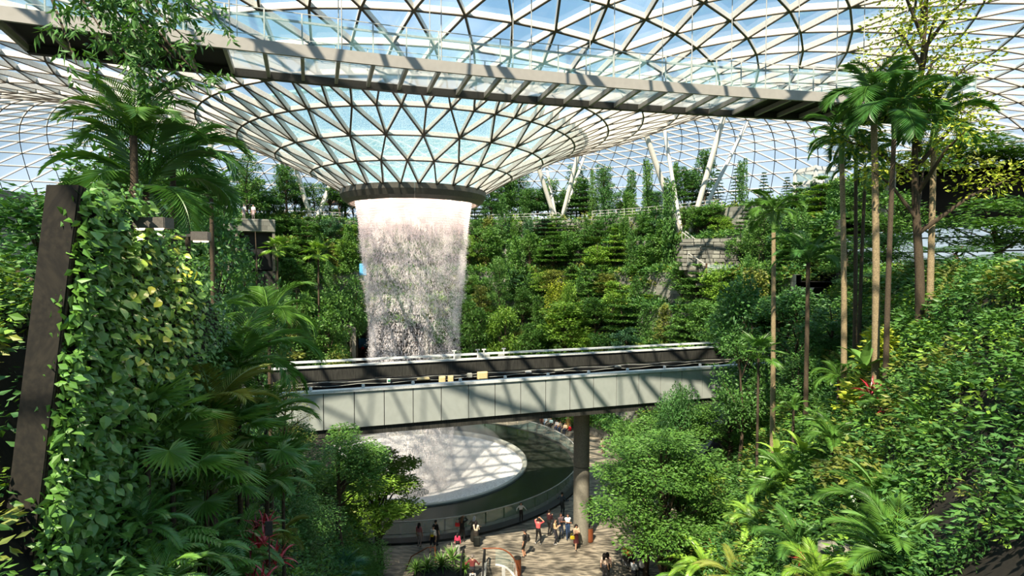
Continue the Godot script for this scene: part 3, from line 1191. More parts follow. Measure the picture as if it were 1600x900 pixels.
	for e in piers:
		var h: float = e[3]
		var w: float = e[4] / 2
		var o := thing("stone_pier", e[5], "pier", Vector3(e[0], e[1] - 4.5, e[2]))
		var n := 7
		for k in n:
			var b := MB.new()
			var y := (h + 4.5) * k / n
			var t := 1.5 - 0.75 * k / n
			b.soft_box(Vector3(0, y + (h + 4.5) / n / 2, 0), Vector3(w * 2 * t, (h + 4.5) / n - 0.04, w * 2 * t), 0.06, 0.2)
			part("stone", b.mesh(), M.stone, o)
	# bare stone retaining walls showing between the plants at right
	for e in [[Vector3(21.46, 19.52, -61), 7.4, 3.6, "bare coursed stone wall beside the upper stair at right"], [Vector3(21.9, 17.12, -59), 6.0, 2.2, "bare stone wall under the glass railing at right"], [Vector3(21.74, 15.59, -58), 5.2, 2.0, "lowest bare stone wall with a dark recess below at right"]]:
		var o := thing("stone_wall", e[3], "wall", e[0], -0.25)
		var rows := int(e[2] / 0.42)
		for k in rows:
			var x: float = -e[1] / 2 + (0.3 if k % 2 else 0.0)
			var j := 0
			while x < e[1] / 2:
				var w := 0.8 + 0.35 * ((j * 7 + k * 3) % 4)
				var b := MB.new()
				b.soft_box(Vector3(x + w / 2, -e[2] / 2 + (k + 0.5) * 0.42, 0.05 * ((j + k) % 3)), Vector3(w - 0.05, 0.38, 0.8), 0.04)
				part("stone", b.mesh(), M.stone, o)
				x += w
				j += 1
	var gl := thing("glass_railing", "glass railing with a timber post on the right terraces", "railing", Vector3(22.49, 17.26, -58), -0.2)
	for k in 4:
		var b := MB.new()
		b.box(Vector3(-2.1 + k * 1.4, 0.5, 0), Vector3(1.34, 1.1, 0.04))
		part("pane", b.mesh(), M.rail_glass, gl)
	var tp := MB.new()
	tp.box(Vector3(-2.85, 0.4, 0), Vector3(0.16, 1.6, 0.16))
	part("post", tp.mesh(), M.brown_roof, gl)
	# signs and shop fronts in the passage and on the left terrace
	tag(box_thing("blue_screen", Vector3(-19.09, 17.79, -74), Vector3(0.9, 1.5, 0.12), M.blue_sign), "small bright blue panel among trees at the left edge of the waterfall", "sign")
	tag(box_thing("shop_window", Vector3(-24.31, 5.69, -94.2), Vector3(1.6, 1.7, 0.2), M.blue_sign), "blue shop panel in the dark passage left of the waterfall", "sign")
	tag(box_thing("shop_fascia", Vector3(-24.5, 7.48, -94.2), Vector3(5.0, 0.5, 0.3), M.grey_box), "pale shop fascia over the blue panel in the passage", "sign")
	tag(box_thing("passage_poster", Vector3(-15.48, 6.42, -96), Vector3(0.9, 0.9, 0.12), M.blue_sign), "pale blue panel seen through the waterfall in the passage", "sign")
	tag(box_thing("red_lantern", Vector3(-15.89, 5.61, -94), Vector3(0.85, 0.85, 0.3), M.red_sign), "red panel seen through the falling water in the passage", "sign")

func box_thing(called: String, at: Vector3, size: Vector3, m: Material) -> MeshInstance3D:
	var b := MB.new()
	b.soft_box(Vector3.ZERO, size, minf(size.z * 0.3, 0.04))
	var o := part(called, b.mesh(), m)
	o.position = at
	return o

# ---------------------------------------------------------------- escalators, bins, lamps
func bin_at(at: Vector3, label: String, r: float, h: float) -> void:
	var o := thing("bin", label, "bin", at)
	var b := MB.new()
	b.lathe([Vector2(0, 0), Vector2(r * 0.94, 0), Vector2(r, 0.06), Vector2(r, h - 0.05), Vector2(r * 0.96, h)], 20, Vector3.ZERO)
	part("body", b.mesh(true), M.copper, o)
	b = MB.new()
	b.lathe([Vector2(r * 0.98, h - 0.02), Vector2(r * 1.03, h), Vector2(r * 1.03, h + 0.05), Vector2(r * 0.72, h + 0.05), Vector2(r * 0.68, h - 0.12), Vector2(0, h - 0.14)], 20, Vector3.ZERO)
	part("rim", b.mesh(), M.dark_steel, o)

func furniture() -> void:
	bin_at(Vector3(5.1, 0, -37.42), "copper brown round bin beside the foot of the grey pillar", 0.24, 0.95)
	bin_at(Vector3(0.32, 0, -33.29), "copper brown bin at the end of the curved glass balustrade", 0.22, 1.0)
	bin_at(Vector3(9.2, 0, -64.3), "large brown round bin behind the pillar near the seated group", 0.42, 1.1)
	# escalator: two balustrades with black handrails running down towards the viewer
	for e in [[-2.95, "left"], [-1.66, "right"]]:
		var o := thing("escalator_balustrade", "glass balustrade with black handrail on the %s side of the escalator" % e[1], "balustrade", Vector3(e[0], 0, -34.6))
		var top := [Vector3(0, 0.1, 0.1), Vector3(0, 0.72, -0.15), Vector3(0, 1.0, 0.2), Vector3(0, 0.98, 1.4), Vector3(0, 0.55, 2.3), Vector3(0, -1.5, 5.3)]
		var b := MB.new()
		b.tube(top, [0.05, 0.06, 0.06, 0.06, 0.06, 0.06], 8)
		part("handrail", b.mesh(true), M.black, o)
		for k in range(2, 5):
			b = MB.new()
			var a: Vector3 = top[k]
			var c: Vector3 = top[k + 1]
			b.quad(a, c, c - Vector3(0, 0.9, 0), a - Vector3(0, 0.9, 0))
			part("pane", b.mesh(), M.rail_glass, o)
		b = MB.new()
		b.bar(Vector3(0, 0.03, 0), Vector3(0, 0.03, 1.5), 0.26, 0.12)
		b.bar(Vector3(0, 0.03, 1.5), Vector3(0, -2.4, 5.2), 0.26, 0.12)
		part("skirt", b.mesh(), M.steel, o)
	var steps := thing("escalator_steps", "grey metal escalator steps between the two glass balustrades", "escalator", Vector3(-2.3, 0, -34.3))
	for k in 12:
		var b := MB.new()
		b.soft_box(Vector3(0, -0.1 - 0.24 * maxi(0, k - 2), 0.2 + 0.4 * k), Vector3(1.0, 0.22, 0.39), 0.02)
		part("step", b.mesh(), M.dark_steel, steps)
	# curved glass balustrade with a copper rail round the void
	var cb := thing("void_balustrade", "curved glass balustrade with copper handrail beside the escalator", "balustrade", Vector3(-1.35, 0, -34.25))
	var path := []
	for k in 9:
		var a := k / 8.0 * PI * 0.5
		path.append(Vector3(0.35 + sin(a) * 1.3, 0, -0.15 + (1.0 - cos(a)) * 2.6))
	for k in 8:
		var b := MB.new()
		b.quad(path[k] + Vector3(0, 0.02, 0), path[k + 1] + Vector3(0, 0.02, 0), path[k + 1] + Vector3(0, 1.0, 0), path[k] + Vector3(0, 1.0, 0))
		part("pane", b.mesh(), M.rail_glass, cb)
	var r := MB.new()
	var pts := [Vector3(-0.45, 1.04, -0.1)]
	var rad := [0.04]
	for q in path:
		pts.append(q + Vector3(0, 1.04, 0))
		rad.append(0.04)
	r.tube(pts, rad, 8)
	part("handrail", r.mesh(true), M.copper, cb)
	var curb := MB.new()
	for k in 8:
		curb.bar(path[k] + Vector3(0, -0.25, 0), path[k + 1] + Vector3(0, -0.25, 0), 0.12, 0.6)
	part("curb", curb.mesh(), M.white, cb)
	var fold := MB.new()
	fold.quad(Vector3(-0.5, -0.9, 0.3), Vector3(0.4, -0.9, 0.0), Vector3(1.5, -0.9, 2.2), Vector3(-0.5, -0.9, 3.6))
	part("white_ledge", fold.mesh(), M.white, cb)
	var lb := thing("rail_hoop", "copper hoop rail at the left escalator landing behind the shrubs", "railing", Vector3(-5.13, 0, -34.46))
	var hoop := MB.new()
	hoop.tube([Vector3(-1.2, 0.0, 0.6), Vector3(-0.9, 0.7, 0.4), Vector3(0.0, 1.05, 0), Vector3(0.45, 1.05, 0), Vector3(0.5, 0.5, 0.1), Vector3(0.5, 0, 0.1)], [0.035, 0.035, 0.035, 0.035, 0.035, 0.035], 8)
	part("rail", hoop.mesh(true), M.copper, lb)
	var post := thing("grey_post", "square grey post in front of the child in pink", "post", Vector3(-3.3, 0, -34.62))
	var pm := MB.new()
	pm.soft_box(Vector3(0, 0.55, 0), Vector3(0.27, 1.1, 0.27), 0.03)
	part("body", pm.mesh(), M.grey_box, post)
	# two box lamps on arms in the green wall at left
	var kinds := [[Vector3(-4.56, 18.53, -7.2), 0.35, 0.47, "two-light grey box lamp above the yellow leaves at far left", 0.0], [Vector3(-4.64, 18.44, -8.6), 0.75, 0.22, "smaller two-light box lamp farther along the green wall", 0.3]]
	for e in kinds:
		var o := thing("box_lamp", e[3], "lamp", e[0], e[4])
		var w: float = e[2]
		var b := MB.new()
		b.box(Vector3(0, 0.03, 0), Vector3(w, 0.13, 0.02))
		b.box(Vector3(0, 0.03, -0.2), Vector3(w, 0.13, 0.02))
		b.box(Vector3(0, 0.09, -0.1), Vector3(w, 0.02, 0.2))
		b.box(Vector3(-w / 2, 0.03, -0.1), Vector3(0.02, 0.13, 0.2))
		b.box(Vector3(w / 2, 0.03, -0.1), Vector3(0.02, 0.13, 0.2))
		part("case", b.mesh(), M.lamp_case, o)
		b = MB.new()
		b.bar(Vector3(-w / 2, 0.05, -0.1), Vector3(-w / 2 - 0.5, 0.0, -0.2), 0.04, 0.04)
		part("arm", b.mesh(), M.lamp_case, o)
		for x in [-0.27, 0.24]:
			b = MB.new()
			b.lathe([Vector2(0, -0.03), Vector2(0.045, -0.025), Vector2(0.055, 0.0), Vector2(0.05, 0.03), Vector2(0, 0.03)], 12, Vector3(x * w, -0.03, -0.1))
			part("bulb", b.mesh(true), M.lamp_glow, o)
			var l := SpotLight3D.new()
			l.name = "lamp_light"
			l.light_color = Color8(255, 228, 190)
			l.light_energy = 0.5
			l.light_size = 0.05
			l.spot_angle = 60
			l.spot_range = 60
			l.spot_attenuation = 2
			l.shadow_enabled = true
			l.position = Vector3(x * w, -0.08, -0.1)
			l.rotation_degrees.x = -90
			o.add_child(l, true)

# ---------------------------------------------------------------- people: one skin meshed from a field of tapered bones
func meet(s: Vector3, h: Vector3, l1: float, l2: float, bend: Vector3) -> Array:
	# elbow or knee between s and h; the reach is cut to what the limb allows
	var d := h - s
	var n := minf(d.length(), (l1 + l2) * 0.995)
	d = d.normalized()
	var end := s + d * n
	var x := (l1 * l1 - l2 * l2 + n * n) / (2.0 * n)
	var o := (bend - d * bend.dot(d)).normalized()
	return [s + d * x + o * sqrt(maxf(l1 * l1 - x * x, 0.0)), end]

func person(label: String, at: Vector3, turn: float, tall: float, s: Dictionary, group := "") -> Node3D:
	var o := thing("person", label, "person", at, turn, group)
	var k := tall / 1.7
	var skin: Color = s.get("skin", lin(205, 160, 130))
	var top: Color = s.get("top", lin(200, 200, 200))
	var low: Color = s.get("low", lin(40, 42, 50))
	var shoe: Color = s.get("shoe", lin(50, 48, 46))
	var hair: Color = s.get("hair", lin(24, 20, 18))
	var sit: bool = s.get("sit", false)
	var lean: float = s.get("lean", 0.0)
	var hip := 0.5 if sit else 0.93
	var dy := hip - 0.93
	var spine := Basis(Vector3.RIGHT, lean)
	var hips := Vector3(0, hip, 0)
	var B := func(x: float, y: float, z: float) -> Vector3: return hips + spine * Vector3(x, y - 0.93, z)
	var colors := [skin, top, low, shoe]
	var bones := []
	for x in [-0.055, 0.055]:
		bones.append([Vector3(x, hip - 0.01, -0.01), B.call(x, 1.08, 0.0), 0.1, 0.088, 2])
		bones.append([B.call(x, 1.1, 0.0), B.call(x * 1.5, 1.34, 0.0), 0.09, 0.1, 1])
	bones.append([B.call(-0.14, 1.385, -0.005), B.call(0.14, 1.385, -0.005), 0.06, 0.06, 1])
	bones.append([B.call(0, 1.4, -0.005), B.call(0, 1.52, 0.012), 0.052, 0.048, 0])
	var tilt: float = s.get("nod", 0.0)
	var neck: Vector3 = B.call(0, 1.5, 0.0)
	var hb := spine * Basis(Vector3.UP, s.get("look", 0.0)) * Basis(Vector3.RIGHT, tilt)
	var H := func(x: float, y: float, z: float) -> Vector3: return neck + hb * Vector3(x, y, z)
	bones.append([H.call(0, 0.075, 0.02), H.call(0, 0.125, 0.0), 0.07, 0.088, 0])
	bones.append([H.call(0, 0.03, 0.045), H.call(0, 0.055, 0.05), 0.036, 0.045, 0])
	bones.append([H.call(0, 0.07, 0.092), H.call(0, 0.1, 0.088), 0.017, 0.01, 0])
	var hands: Array = s.get("hands", [Vector3(-0.24, 0.78, 0.06), Vector3(0.24, 0.78, 0.06)])
	var wrists := []
	for j in 2:
		var e := -1.0 if j == 0 else 1.0
		var sh: Vector3 = B.call(0.175 * e, 1.38, -0.005)
		var goal: Vector3 = hands[j] + Vector3(0, dy, 0)
		if s.get("lean_hands", true) and lean != 0.0:
			goal = B.call(hands[j].x, hands[j].y, hands[j].z)
		var m := meet(sh, goal, 0.29, 0.25, Vector3(e * 0.6, -0.7, -0.6))
		bones.append([sh, m[0], 0.052, 0.042, 1])
		bones.append([m[0], m[1], 0.042, 0.029, 1 if s.get("sleeves", false) else 0])
		var d: Vector3 = (m[1] - m[0]).normalized()
		bones.append([m[1], m[1] + d * 0.065, 0.028, 0.026, 0])
		wrists.append([m[1], d, e])
	var feet: Array = s.get("feet", [Vector3(-0.1, 0.06, 0.0), Vector3(0.1, 0.06, 0.03)])
	if sit:
		feet = [Vector3(-0.11, 0.06, 0.42), Vector3(0.11, 0.06, 0.46)]
	var style: String = s.get("style", "trousers")
	for j in 2:
		var e := -1.0 if j == 0 else 1.0
		var h := Vector3(0.085 * e, hip - 0.03, 0)
		var m := meet(h, feet[j] + Vector3(0, 0.02, 0), 0.43, 0.42, Vector3(0, 0.3 if sit else 0.0, 1))
		bones.append([h, m[0], 0.088, 0.062, 2])
		bones.append([m[0], m[1], 0.06, 0.04, 2 if style == "trousers" else 0])
		bones.append([feet[j] + Vector3(0, -0.018, -0.04), feet[j] + Vector3(0.01 * e, -0.025, 0.13), 0.042, 0.032, 3])
	if style == "skirt" or style == "gown":
		bones.append([Vector3(0, hip, 0), Vector3(0, 0.5 if style == "skirt" else 0.14, 0.02), 0.14, 0.19, 2])
	var mb := MB.new()
	skin_mesh(mb, bones, colors, s.get("cell", 0.03))
	for w in wrists:
		var d: Vector3 = w[1]
		var across := d.cross(Vector3(0.2 * w[2], 0.3, 1)).normalized()
		var inward := across.cross(d).normalized()
		mb.col = skin
		for f in 4:
			var root: Vector3 = w[0] + d * 0.075 + across * (f - 1.5) * 0.016
			var l: float = [0.058, 0.072, 0.068, 0.052][f]
			mb.tube([root, root + d * l * 0.5 + inward * 0.006, root + d * l * 0.9 + inward * 0.026], [0.009, 0.0085, 0.006], 5)
		var th: Vector3 = w[0] + d * 0.03 + across * 0.024
		mb.tube([th, th + (d + across * 0.9).normalized() * 0.035, th + (d * 1.6 + across * 0.7 + inward * 0.6).normalized() * 0.062], [0.011, 0.01, 0.007], 5)
	for e in [-1, 1]:
		mb.col = lin(28, 22, 20)
		mb.ball(H.call(0.03 * e, 0.112, 0.078), Vector3(0.011, 0.007, 0.008), 6, 4)
		mb.col = skin
		mb.ball(H.call(0.086 * e, 0.1, -0.005), Vector3(0.012, 0.028, 0.018), 6, 4)
	mb.col = lin(150, 80, 72)
	mb.ball(H.call(0, 0.045, 0.091), Vector3(0.022, 0.006, 0.008), 6, 4)
	var body := part("body", mb.mesh(true), M.painted, o)
	body.scale = Vector3.ONE * k
	# hair, cap or scarf
	mb = MB.new()
	mb.col = s.get("cover", hair)
	var n := 10
	var from := mb.v.size()
	for r in 6:
		var u := PI * 0.62 * r / 5.0
		for j in n:
			var a := TAU * j / n
			var front := maxf(0.0, sin(a))
			var uu := u * (1.0 - 0.42 * front)
			mb.p(H.call(sin(uu) * cos(a) * 0.098, 0.118 + cos(uu) * 0.102, -0.008 + sin(uu) * sin(a) * 0.104))
	for r in 5:
		for j in n:
			var a := from + r * n + j
			var b := from + r * n + (j + 1) % n
			mb.f.append_array([a, b + n, a + n, a, b, b + n])
	var long: float = s.get("long", 0.0)
	if long > 0:
		mb.tube([H.call(0, 0.16, -0.07), H.call(0, 0.05, -0.085), H.call(0, -0.12, -0.1), H.call(0, -0.02 - long, -0.13)], [0.05, 0.085, 0.08, 0.03], 8)
		for e in [-1, 1]:
			mb.tube([H.call(0.075 * e, 0.15, 0.0), H.call(0.095 * e, 0.05, -0.01), H.call(0.09 * e, -0.08, 0.0)], [0.03, 0.032, 0.016], 6)
	if s.has("cap"):
		mb.tube([H.call(0, 0.165, 0.06), H.call(0, 0.155, 0.17)], [0.075, 0.06], 8)
	if s.has("scarf"):
		mb.tube([H.call(0, 0.1, -0.02), H.call(0, -0.02, -0.01), H.call(0, -0.14, -0.02)], [0.1, 0.1, 0.14], 10)
	part("headscarf" if s.has("scarf") else "cap" if s.has("cap") else "hair", mb.mesh(true), M.painted, o).scale = Vector3.ONE * k
	return o

func skin_mesh(mb: MB, bones: Array, colors: Array, cell: float) -> void:
	var lo := Vector3(1e9, 1e9, 1e9)
	var hi := -lo
	for b in bones:
		var r: float = maxf(b[2], b[3]) + cell * 2.0
		for q in [b[0], b[1]]:
			lo = lo.min(q - Vector3.ONE * r)
			hi = hi.max(q + Vector3.ONE * r)
	var n := Vector3i(((hi - lo) / cell).ceil()) + Vector3i.ONE
	var nx := n.x
	var nxy := n.x * n.y
	var f := PackedFloat32Array()
	f.resize(nxy * n.z)
	f.fill(1.0)
	var near := PackedFloat32Array()
	near.resize(nxy * n.z)
	near.fill(1.0)
	var who := PackedByteArray()
	who.resize(nxy * n.z)
	var blend := 0.03
	for b in bones:
		var a: Vector3 = b[0]
		var ba: Vector3 = b[1] - a
		var l2 := maxf(ba.length_squared(), 1e-8)
		var ra: float = b[2]
		var rd: float = b[3] - ra
		var r := maxf(b[2], b[3]) + 0.05
		var i0 := Vector3i(((a.min(b[1]) - Vector3.ONE * r - lo) / cell).floor()).max(Vector3i.ZERO)
		var i1 := Vector3i(((a.max(b[1]) + Vector3.ONE * r - lo) / cell).ceil()).min(n - Vector3i.ONE)
		for z in range(i0.z, i1.z + 1):
			for y in range(i0.y, i1.y + 1):
				var at := z * nxy + y * nx + i0.x
				var q := lo + Vector3(i0.x, y, z) * cell - a
				for x in range(i0.x, i1.x + 1):
					var t := clampf(q.dot(ba) / l2, 0, 1)
					var d := (q - ba * t).length() - ra - rd * t
					if d < near[at]:
						near[at] = d
						who[at] = b[4]
					var e := f[at]
					var h := maxf(blend - absf(e - d), 0.0) / blend
					f[at] = minf(e, d) - h * h * blend * 0.25
					q.x += cell
					at += 1
	var ids := PackedInt32Array()
	ids.resize(nxy * n.z)
	ids.fill(-1)
	var corner := [0, 1, nx, nx + 1, nxy, nxy + 1, nxy + nx, nxy + nx + 1]
	for z in n.z - 1:
		for y in n.y - 1:
			var at := z * nxy + y * nx
			for x in n.x - 1:
				var m := 0
				for c in 8:
					if f[at + corner[c]] < 0.0:
						m += 1
				if m > 0 and m < 8:
					var sum := Vector3.ZERO
					var cnt := 0
					for c in 8:
						var fc := f[at + corner[c]]
						for bit in [1, 2, 4]:
							if c & bit:
								continue
							var fe := f[at + corner[c | bit]]
							if (fc < 0.0) != (fe < 0.0):
								var t := fc / (fc - fe)
								sum += Vector3(c & 1, (c >> 1) & 1, (c >> 2) & 1) + Vector3(t if bit == 1 else 0.0, t if bit == 2 else 0.0, t if bit == 4 else 0.0)
								cnt += 1
					mb.col = colors[who[at + corner[0]] if near[at + corner[0]] < near[at + corner[7]] else who[at + corner[7]]]
					ids[at] = mb.p(lo + (Vector3(x, y, z) + sum / cnt) * cell)
				at += 1
	for z in range(1, n.z - 1):
		for y in range(1, n.y - 1):
			var at := z * nxy + y * nx + 1
			for x in range(1, n.x - 1):
				var s := f[at] < 0.0
				for e in [[1, nx, nxy], [nx, nxy, 1], [nxy, 1, nx]]:
					if s != (f[at + e[0]] < 0.0):
						var q := [ids[at], ids[at - e[1]], ids[at - e[1] - e[2]], ids[at - e[2]]]
						if s:
							q.reverse()
						mb.f.append_array([q[0], q[1], q[2], q[0], q[2], q[3]])
				at += 1

func backpack(at: Vector3, turn: float, c: Color, label: String, tall := 1.7) -> void:
	var k := tall / 1.7
	var o := thing("backpack", label, "backpack", at, turn)
	var mb := MB.new()
	mb.col = c
	mb.soft_box(Vector3(0, 1.22, -0.2) * k, Vector3(0.27, 0.4, 0.15) * k, 0.05)
	part("body", mb.mesh(), M.painted, o)
	mb = MB.new()
	mb.col = c * 0.8
	mb.soft_box(Vector3(0, 1.14, -0.29) * k, Vector3(0.21, 0.2, 0.06) * k, 0.02)
	part("pocket", mb.mesh(), M.painted, o)
	for e in [-1, 1]:
		mb = MB.new()
		mb.col = c * 0.7
		mb.tube([Vector3(0.1 * e, 1.4, -0.15) * k, Vector3(0.12 * e, 1.465, 0.0) * k, Vector3(0.12 * e, 1.36, 0.12) * k, Vector3(0.13 * e, 1.15, 0.11) * k, Vector3(0.12 * e, 1.06, -0.14) * k], [0.017, 0.017, 0.017, 0.017, 0.017], 5)
		part("strap", mb.mesh(), M.painted, o)

func hand_bag(at: Vector3, c: Color, label: String, size := 0.26) -> void:
	var o := thing("handbag", label, "bag", at)
	var mb := MB.new()
	mb.col = c
	mb.soft_box(Vector3.ZERO, Vector3(size, size * 0.8, size * 0.45), 0.04)
	part("body", mb.mesh(), M.painted, o)
	mb = MB.new()
	mb.col = c * 0.7
	mb.tube([Vector3(-size * 0.4, size * 0.35, 0), Vector3(-size * 0.3, size * 0.9, 0), Vector3(size * 0.3, size * 0.9, 0), Vector3(size * 0.4, size * 0.35, 0)], [0.012, 0.012, 0.012, 0.012], 5)
	part("strap", mb.mesh(), M.painted, o)

func people() -> void:
	var photo := [Vector3(-0.1, 1.56, 0.27), Vector3(0.1, 1.56, 0.27)]
	var phone := [Vector3(-0.05, 1.24, 0.27), Vector3(0.05, 1.24, 0.27)]
	var crossed := [Vector3(0.12, 1.17, 0.19), Vector3(-0.12, 1.19, 0.17)]
	var rail := [Vector3(-0.42, 1.12, 0.22), Vector3(0.42, 1.12, 0.22)]
	var lap := [Vector3(-0.12, 1.0, 0.3), Vector3(0.12, 1.0, 0.3)]
	var stride := [Vector3(-0.09, 0.06, 0.18), Vector3(0.09, 0.06, -0.16)]
	var apart := [Vector3(-0.17, 0.06, 0.0), Vector3(0.17, 0.06, 0.0)]
	var black := lin(24, 24, 27)
	var white := lin(222, 220, 216)
	var jeans := lin(42, 66, 100)
	var tan := lin(196, 168, 128)
	var p := Vector3(0.8, 0, -35.4)
	person("man in black shirt, black shorts and dark cap standing in the sunlit patch", p, -1.9, 1.72, {"top": black, "low": black, "style": "shorts", "cap": true, "cover": lin(38, 38, 42), "skin": lin(190, 140, 110)})
	backpack(p, -1.9, lin(30, 30, 32), "black backpack on the man in black shorts and cap")
	person("man in coral pink shirt taking a photo with both arms raised", Vector3(1.71, 0, -37.07), 2.75, 1.72, {"top": lin(225, 90, 92), "low": black, "hands": photo, "feet": apart, "shoe": white, "nod": -0.15})
	person("man in dark maroon shirt and black trousers behind the coral-shirted man", Vector3(2.5, 0, -38.33), 2.4, 1.72, {"top": lin(62, 26, 30), "low": black, "hands": phone, "sleeves": true})
	p = Vector3(2.8, 0, -37.07)
	person("person in beige shirt and striped black leggings seen from behind with dark backpack", p, 1.3, 1.68, {"top": tan, "low": lin(40, 42, 48), "shoe": white, "hands": phone})
	backpack(p, 1.3, lin(34, 34, 40), "dark backpack on the person in the beige shirt")
	person("man in grey and maroon top with arms crossed beside the white-shirted man", Vector3(3.24, 0, -37.87), 0.5, 1.7, {"top": lin(112, 92, 96), "low": lin(32, 44, 62), "hands": crossed, "skin": lin(150, 105, 82)})
	person("man in white shirt and blue jeans facing the camera near the pillar", Vector3(3.7, 0, -37.78), 0.15, 1.7, {"top": white, "low": jeans, "hands": crossed, "feet": stride, "skin": lin(150, 105, 82)})
	p = Vector3(4.1, 0, -36.38)
	person("long haired woman in beige top and maroon skirt looking at her phone", p, 0.3, 1.62, {"top": lin(226, 190, 160), "low": lin(90, 40, 40), "style": "skirt", "long": 0.22, "hands": phone, "nod": 0.35, "feet": stride})
	hand_bag(p + Vector3(-0.24, 0.8, 0.1), lin(240, 210, 40), "yellow handbag at the hip of the woman in maroon skirt", 0.28)
	person("man in slate grey shirt leaning at the glass barrier by the pillar", Vector3(3.63, 0, -41.35), 2.5, 1.74, {"top": lin(66, 78, 88), "low": lin(48, 56, 60), "hands": rail, "sleeves": true})
	person("girl in white blouse and black trousers standing on the barrier kerb", Vector3(0.63, 0, -40.09) + Vector3(0, 0.14, 0), 0.2, 1.36, {"top": white, "low": black, "hands": rail, "long": 0.1, "sleeves": true})
	p = Vector3(-3.27, 0, -37.24)
	person("long haired person in black taking a photo at the barrier, both arms raised", p, 2.9, 1.74, {"top": black, "low": black, "hands": photo, "long": 0.15, "hair": lin(110, 78, 50), "feet": stride, "sleeves": true})
	hand_bag(p + Vector3(-0.3, 1.22, 0.05), lin(214, 40, 44), "red bag on the shoulder of the person in black at the barrier", 0.3)
	person("person in a white headscarf bending over the pool barrier", Vector3(-2.57, 0, -37.42), 2.7, 1.62, {"top": lin(120, 110, 92), "low": lin(40, 40, 38), "scarf": true, "cover": white, "lean": 0.35, "style": "gown", "hands": rail})
	p = Vector3(-2.33, 0, -36.89)
	person("woman in cream blouse with long black hair standing behind the black suitcase", p, 2.9, 1.6, {"top": lin(222, 208, 184), "low": lin(58, 50, 44), "long": 0.25, "style": "skirt", "hands": phone})
	var sc := thing("suitcase", "black suitcase standing behind the woman in the cream blouse", "suitcase", Vector3(-2.28, 0, -36.76))
	var mb := MB.new()
	mb.col = lin(38, 40, 36)
	mb.soft_box(Vector3(0, 0.36, 0), Vector3(0.42, 0.6, 0.26), 0.05)
	part("shell", mb.mesh(), M.painted, sc)
	mb = MB.new()
	mb.col = black
	mb.tube([Vector3(-0.1, 0.66, 0), Vector3(-0.1, 0.9, 0), Vector3(0.1, 0.9, 0), Vector3(0.1, 0.66, 0)], [0.012, 0.012, 0.012, 0.012], 5)
	part("handle", mb.mesh(), M.painted, sc)
	for x in [-0.16, 0.16]:
		mb = MB.new()
		mb.col = black
		mb.ball(Vector3(x, 0.035, 0), Vector3(0.035, 0.035, 0.05), 8, 6)
		part("wheel", mb.mesh(), M.painted, sc)
	person("child in bright pink jacket standing behind the grey post", Vector3(-3.44, 0, -35.88), 3.0, 1.3, {"top": lin(232, 60, 96), "low": black, "long": 0.1, "sleeves": true})
	p = Vector3(-4.99, 0, -36.05)
	person("man in white shirt and dark shorts walking by the barrier with a yellow pouch", p, -0.5, 1.68, {"top": white, "low": lin(30, 30, 46), "style": "shorts", "feet": stride})
	hand_bag(p + Vector3(-0.05, 1.12, 0.2), lin(236, 200, 30), "yellow pouch worn by the man in white shirt and dark shorts", 0.2)
	person("person in dark clothes close behind the man with the yellow pouch", Vector3(-4.94, 0, -36.89), 2.6, 1.66, {"top": black, "low": lin(44, 40, 40)})
	person("person in pale pink by the barrier, half hidden by the left tree", Vector3(-6, 0, -36.72), 2.8, 1.55, {"top": lin(200, 120, 122), "low": lin(190, 160, 150), "long": 0.1})
	p = Vector3(-2.3, -0.35, -32.9)
	person("grey haired man in maroon checked shirt riding up the escalator", p, PI, 1.74, {"top": lin(112, 50, 48), "low": lin(44, 44, 50), "hair": lin(150, 140, 132), "sleeves": true, "hands": rail})
	p = Vector3(-2.25, -0.6, -32.45)
	person("child with black hair and white collar on the escalator behind the grey haired man", p, PI, 1.35, {"top": white, "low": black})
	backpack(p, PI, lin(26, 26, 30), "black backpack on the child on the escalator", 1.35)
	# the far side of the pool: a stone bench and the people on it
	var a := Vector3(3.37, 0, -65.62)
	var c := Vector3(6.6, 0, -60.86)
	var bench := thing("bench", "long low stone bench on the far side of the pool behind the pillar", "bench", a)
	for k in 6:
		mb = MB.new()
		var d := c - a
		mb.bar(d * (k + 0.01) / 6.0 + Vector3(0, 0.22, -0.25), d * (k + 0.99) / 6.0 + Vector3(0, 0.22, -0.25), 0.5, 0.44)
		part("stone", mb.mesh(), M.concrete, bench)
	var cell := 0.045
	var look := -0.6
	person("person in coral top and brown shorts standing at the left end of the bench", Vector3(3.31, 0, -64.3), 0.4, 1.66, {"top": lin(226, 110, 100), "low": lin(96, 60, 44), "style": "shorts", "cell": cell})
	var seats := [[0.16, lin(176, 198, 214), lin(150, 168, 180), "person in pale blue sitting at the left end of the stone bench"], [0.34, lin(170, 206, 210), black, "person in pale aqua shirt sitting on the bench beside the one in pale blue"], [0.52, white, lin(34, 52, 84), "person in white shirt and navy trousers sitting mid bench"], [0.63, lin(214, 190, 160), jeans, "person in beige shirt and blue jeans sitting mid bench"], [0.77, lin(236, 212, 176), lin(46, 58, 80), "person in cream shirt and dark jeans sitting right of mid bench"]]
	for e in seats:
		var q: Vector3 = a.lerp(c, e[0])
		person(e[3], q + Vector3(-0.05, 0, -0.12), look, 1.68, {"top": e[1], "low": e[2], "sit": true, "hands": lap, "cell": cell, "shoe": white, "lean": 0.12, "skin": lin(198, 150, 120)}, "people on the stone bench")
	person("person in tan coat standing behind the bench left of the pillar", a.lerp(c, 0.8) + Vector3(0.2, 0, -1.0), 0.2, 1.74, {"top": lin(196, 152, 84), "low": lin(180, 140, 80), "cell": cell, "sleeves": true})
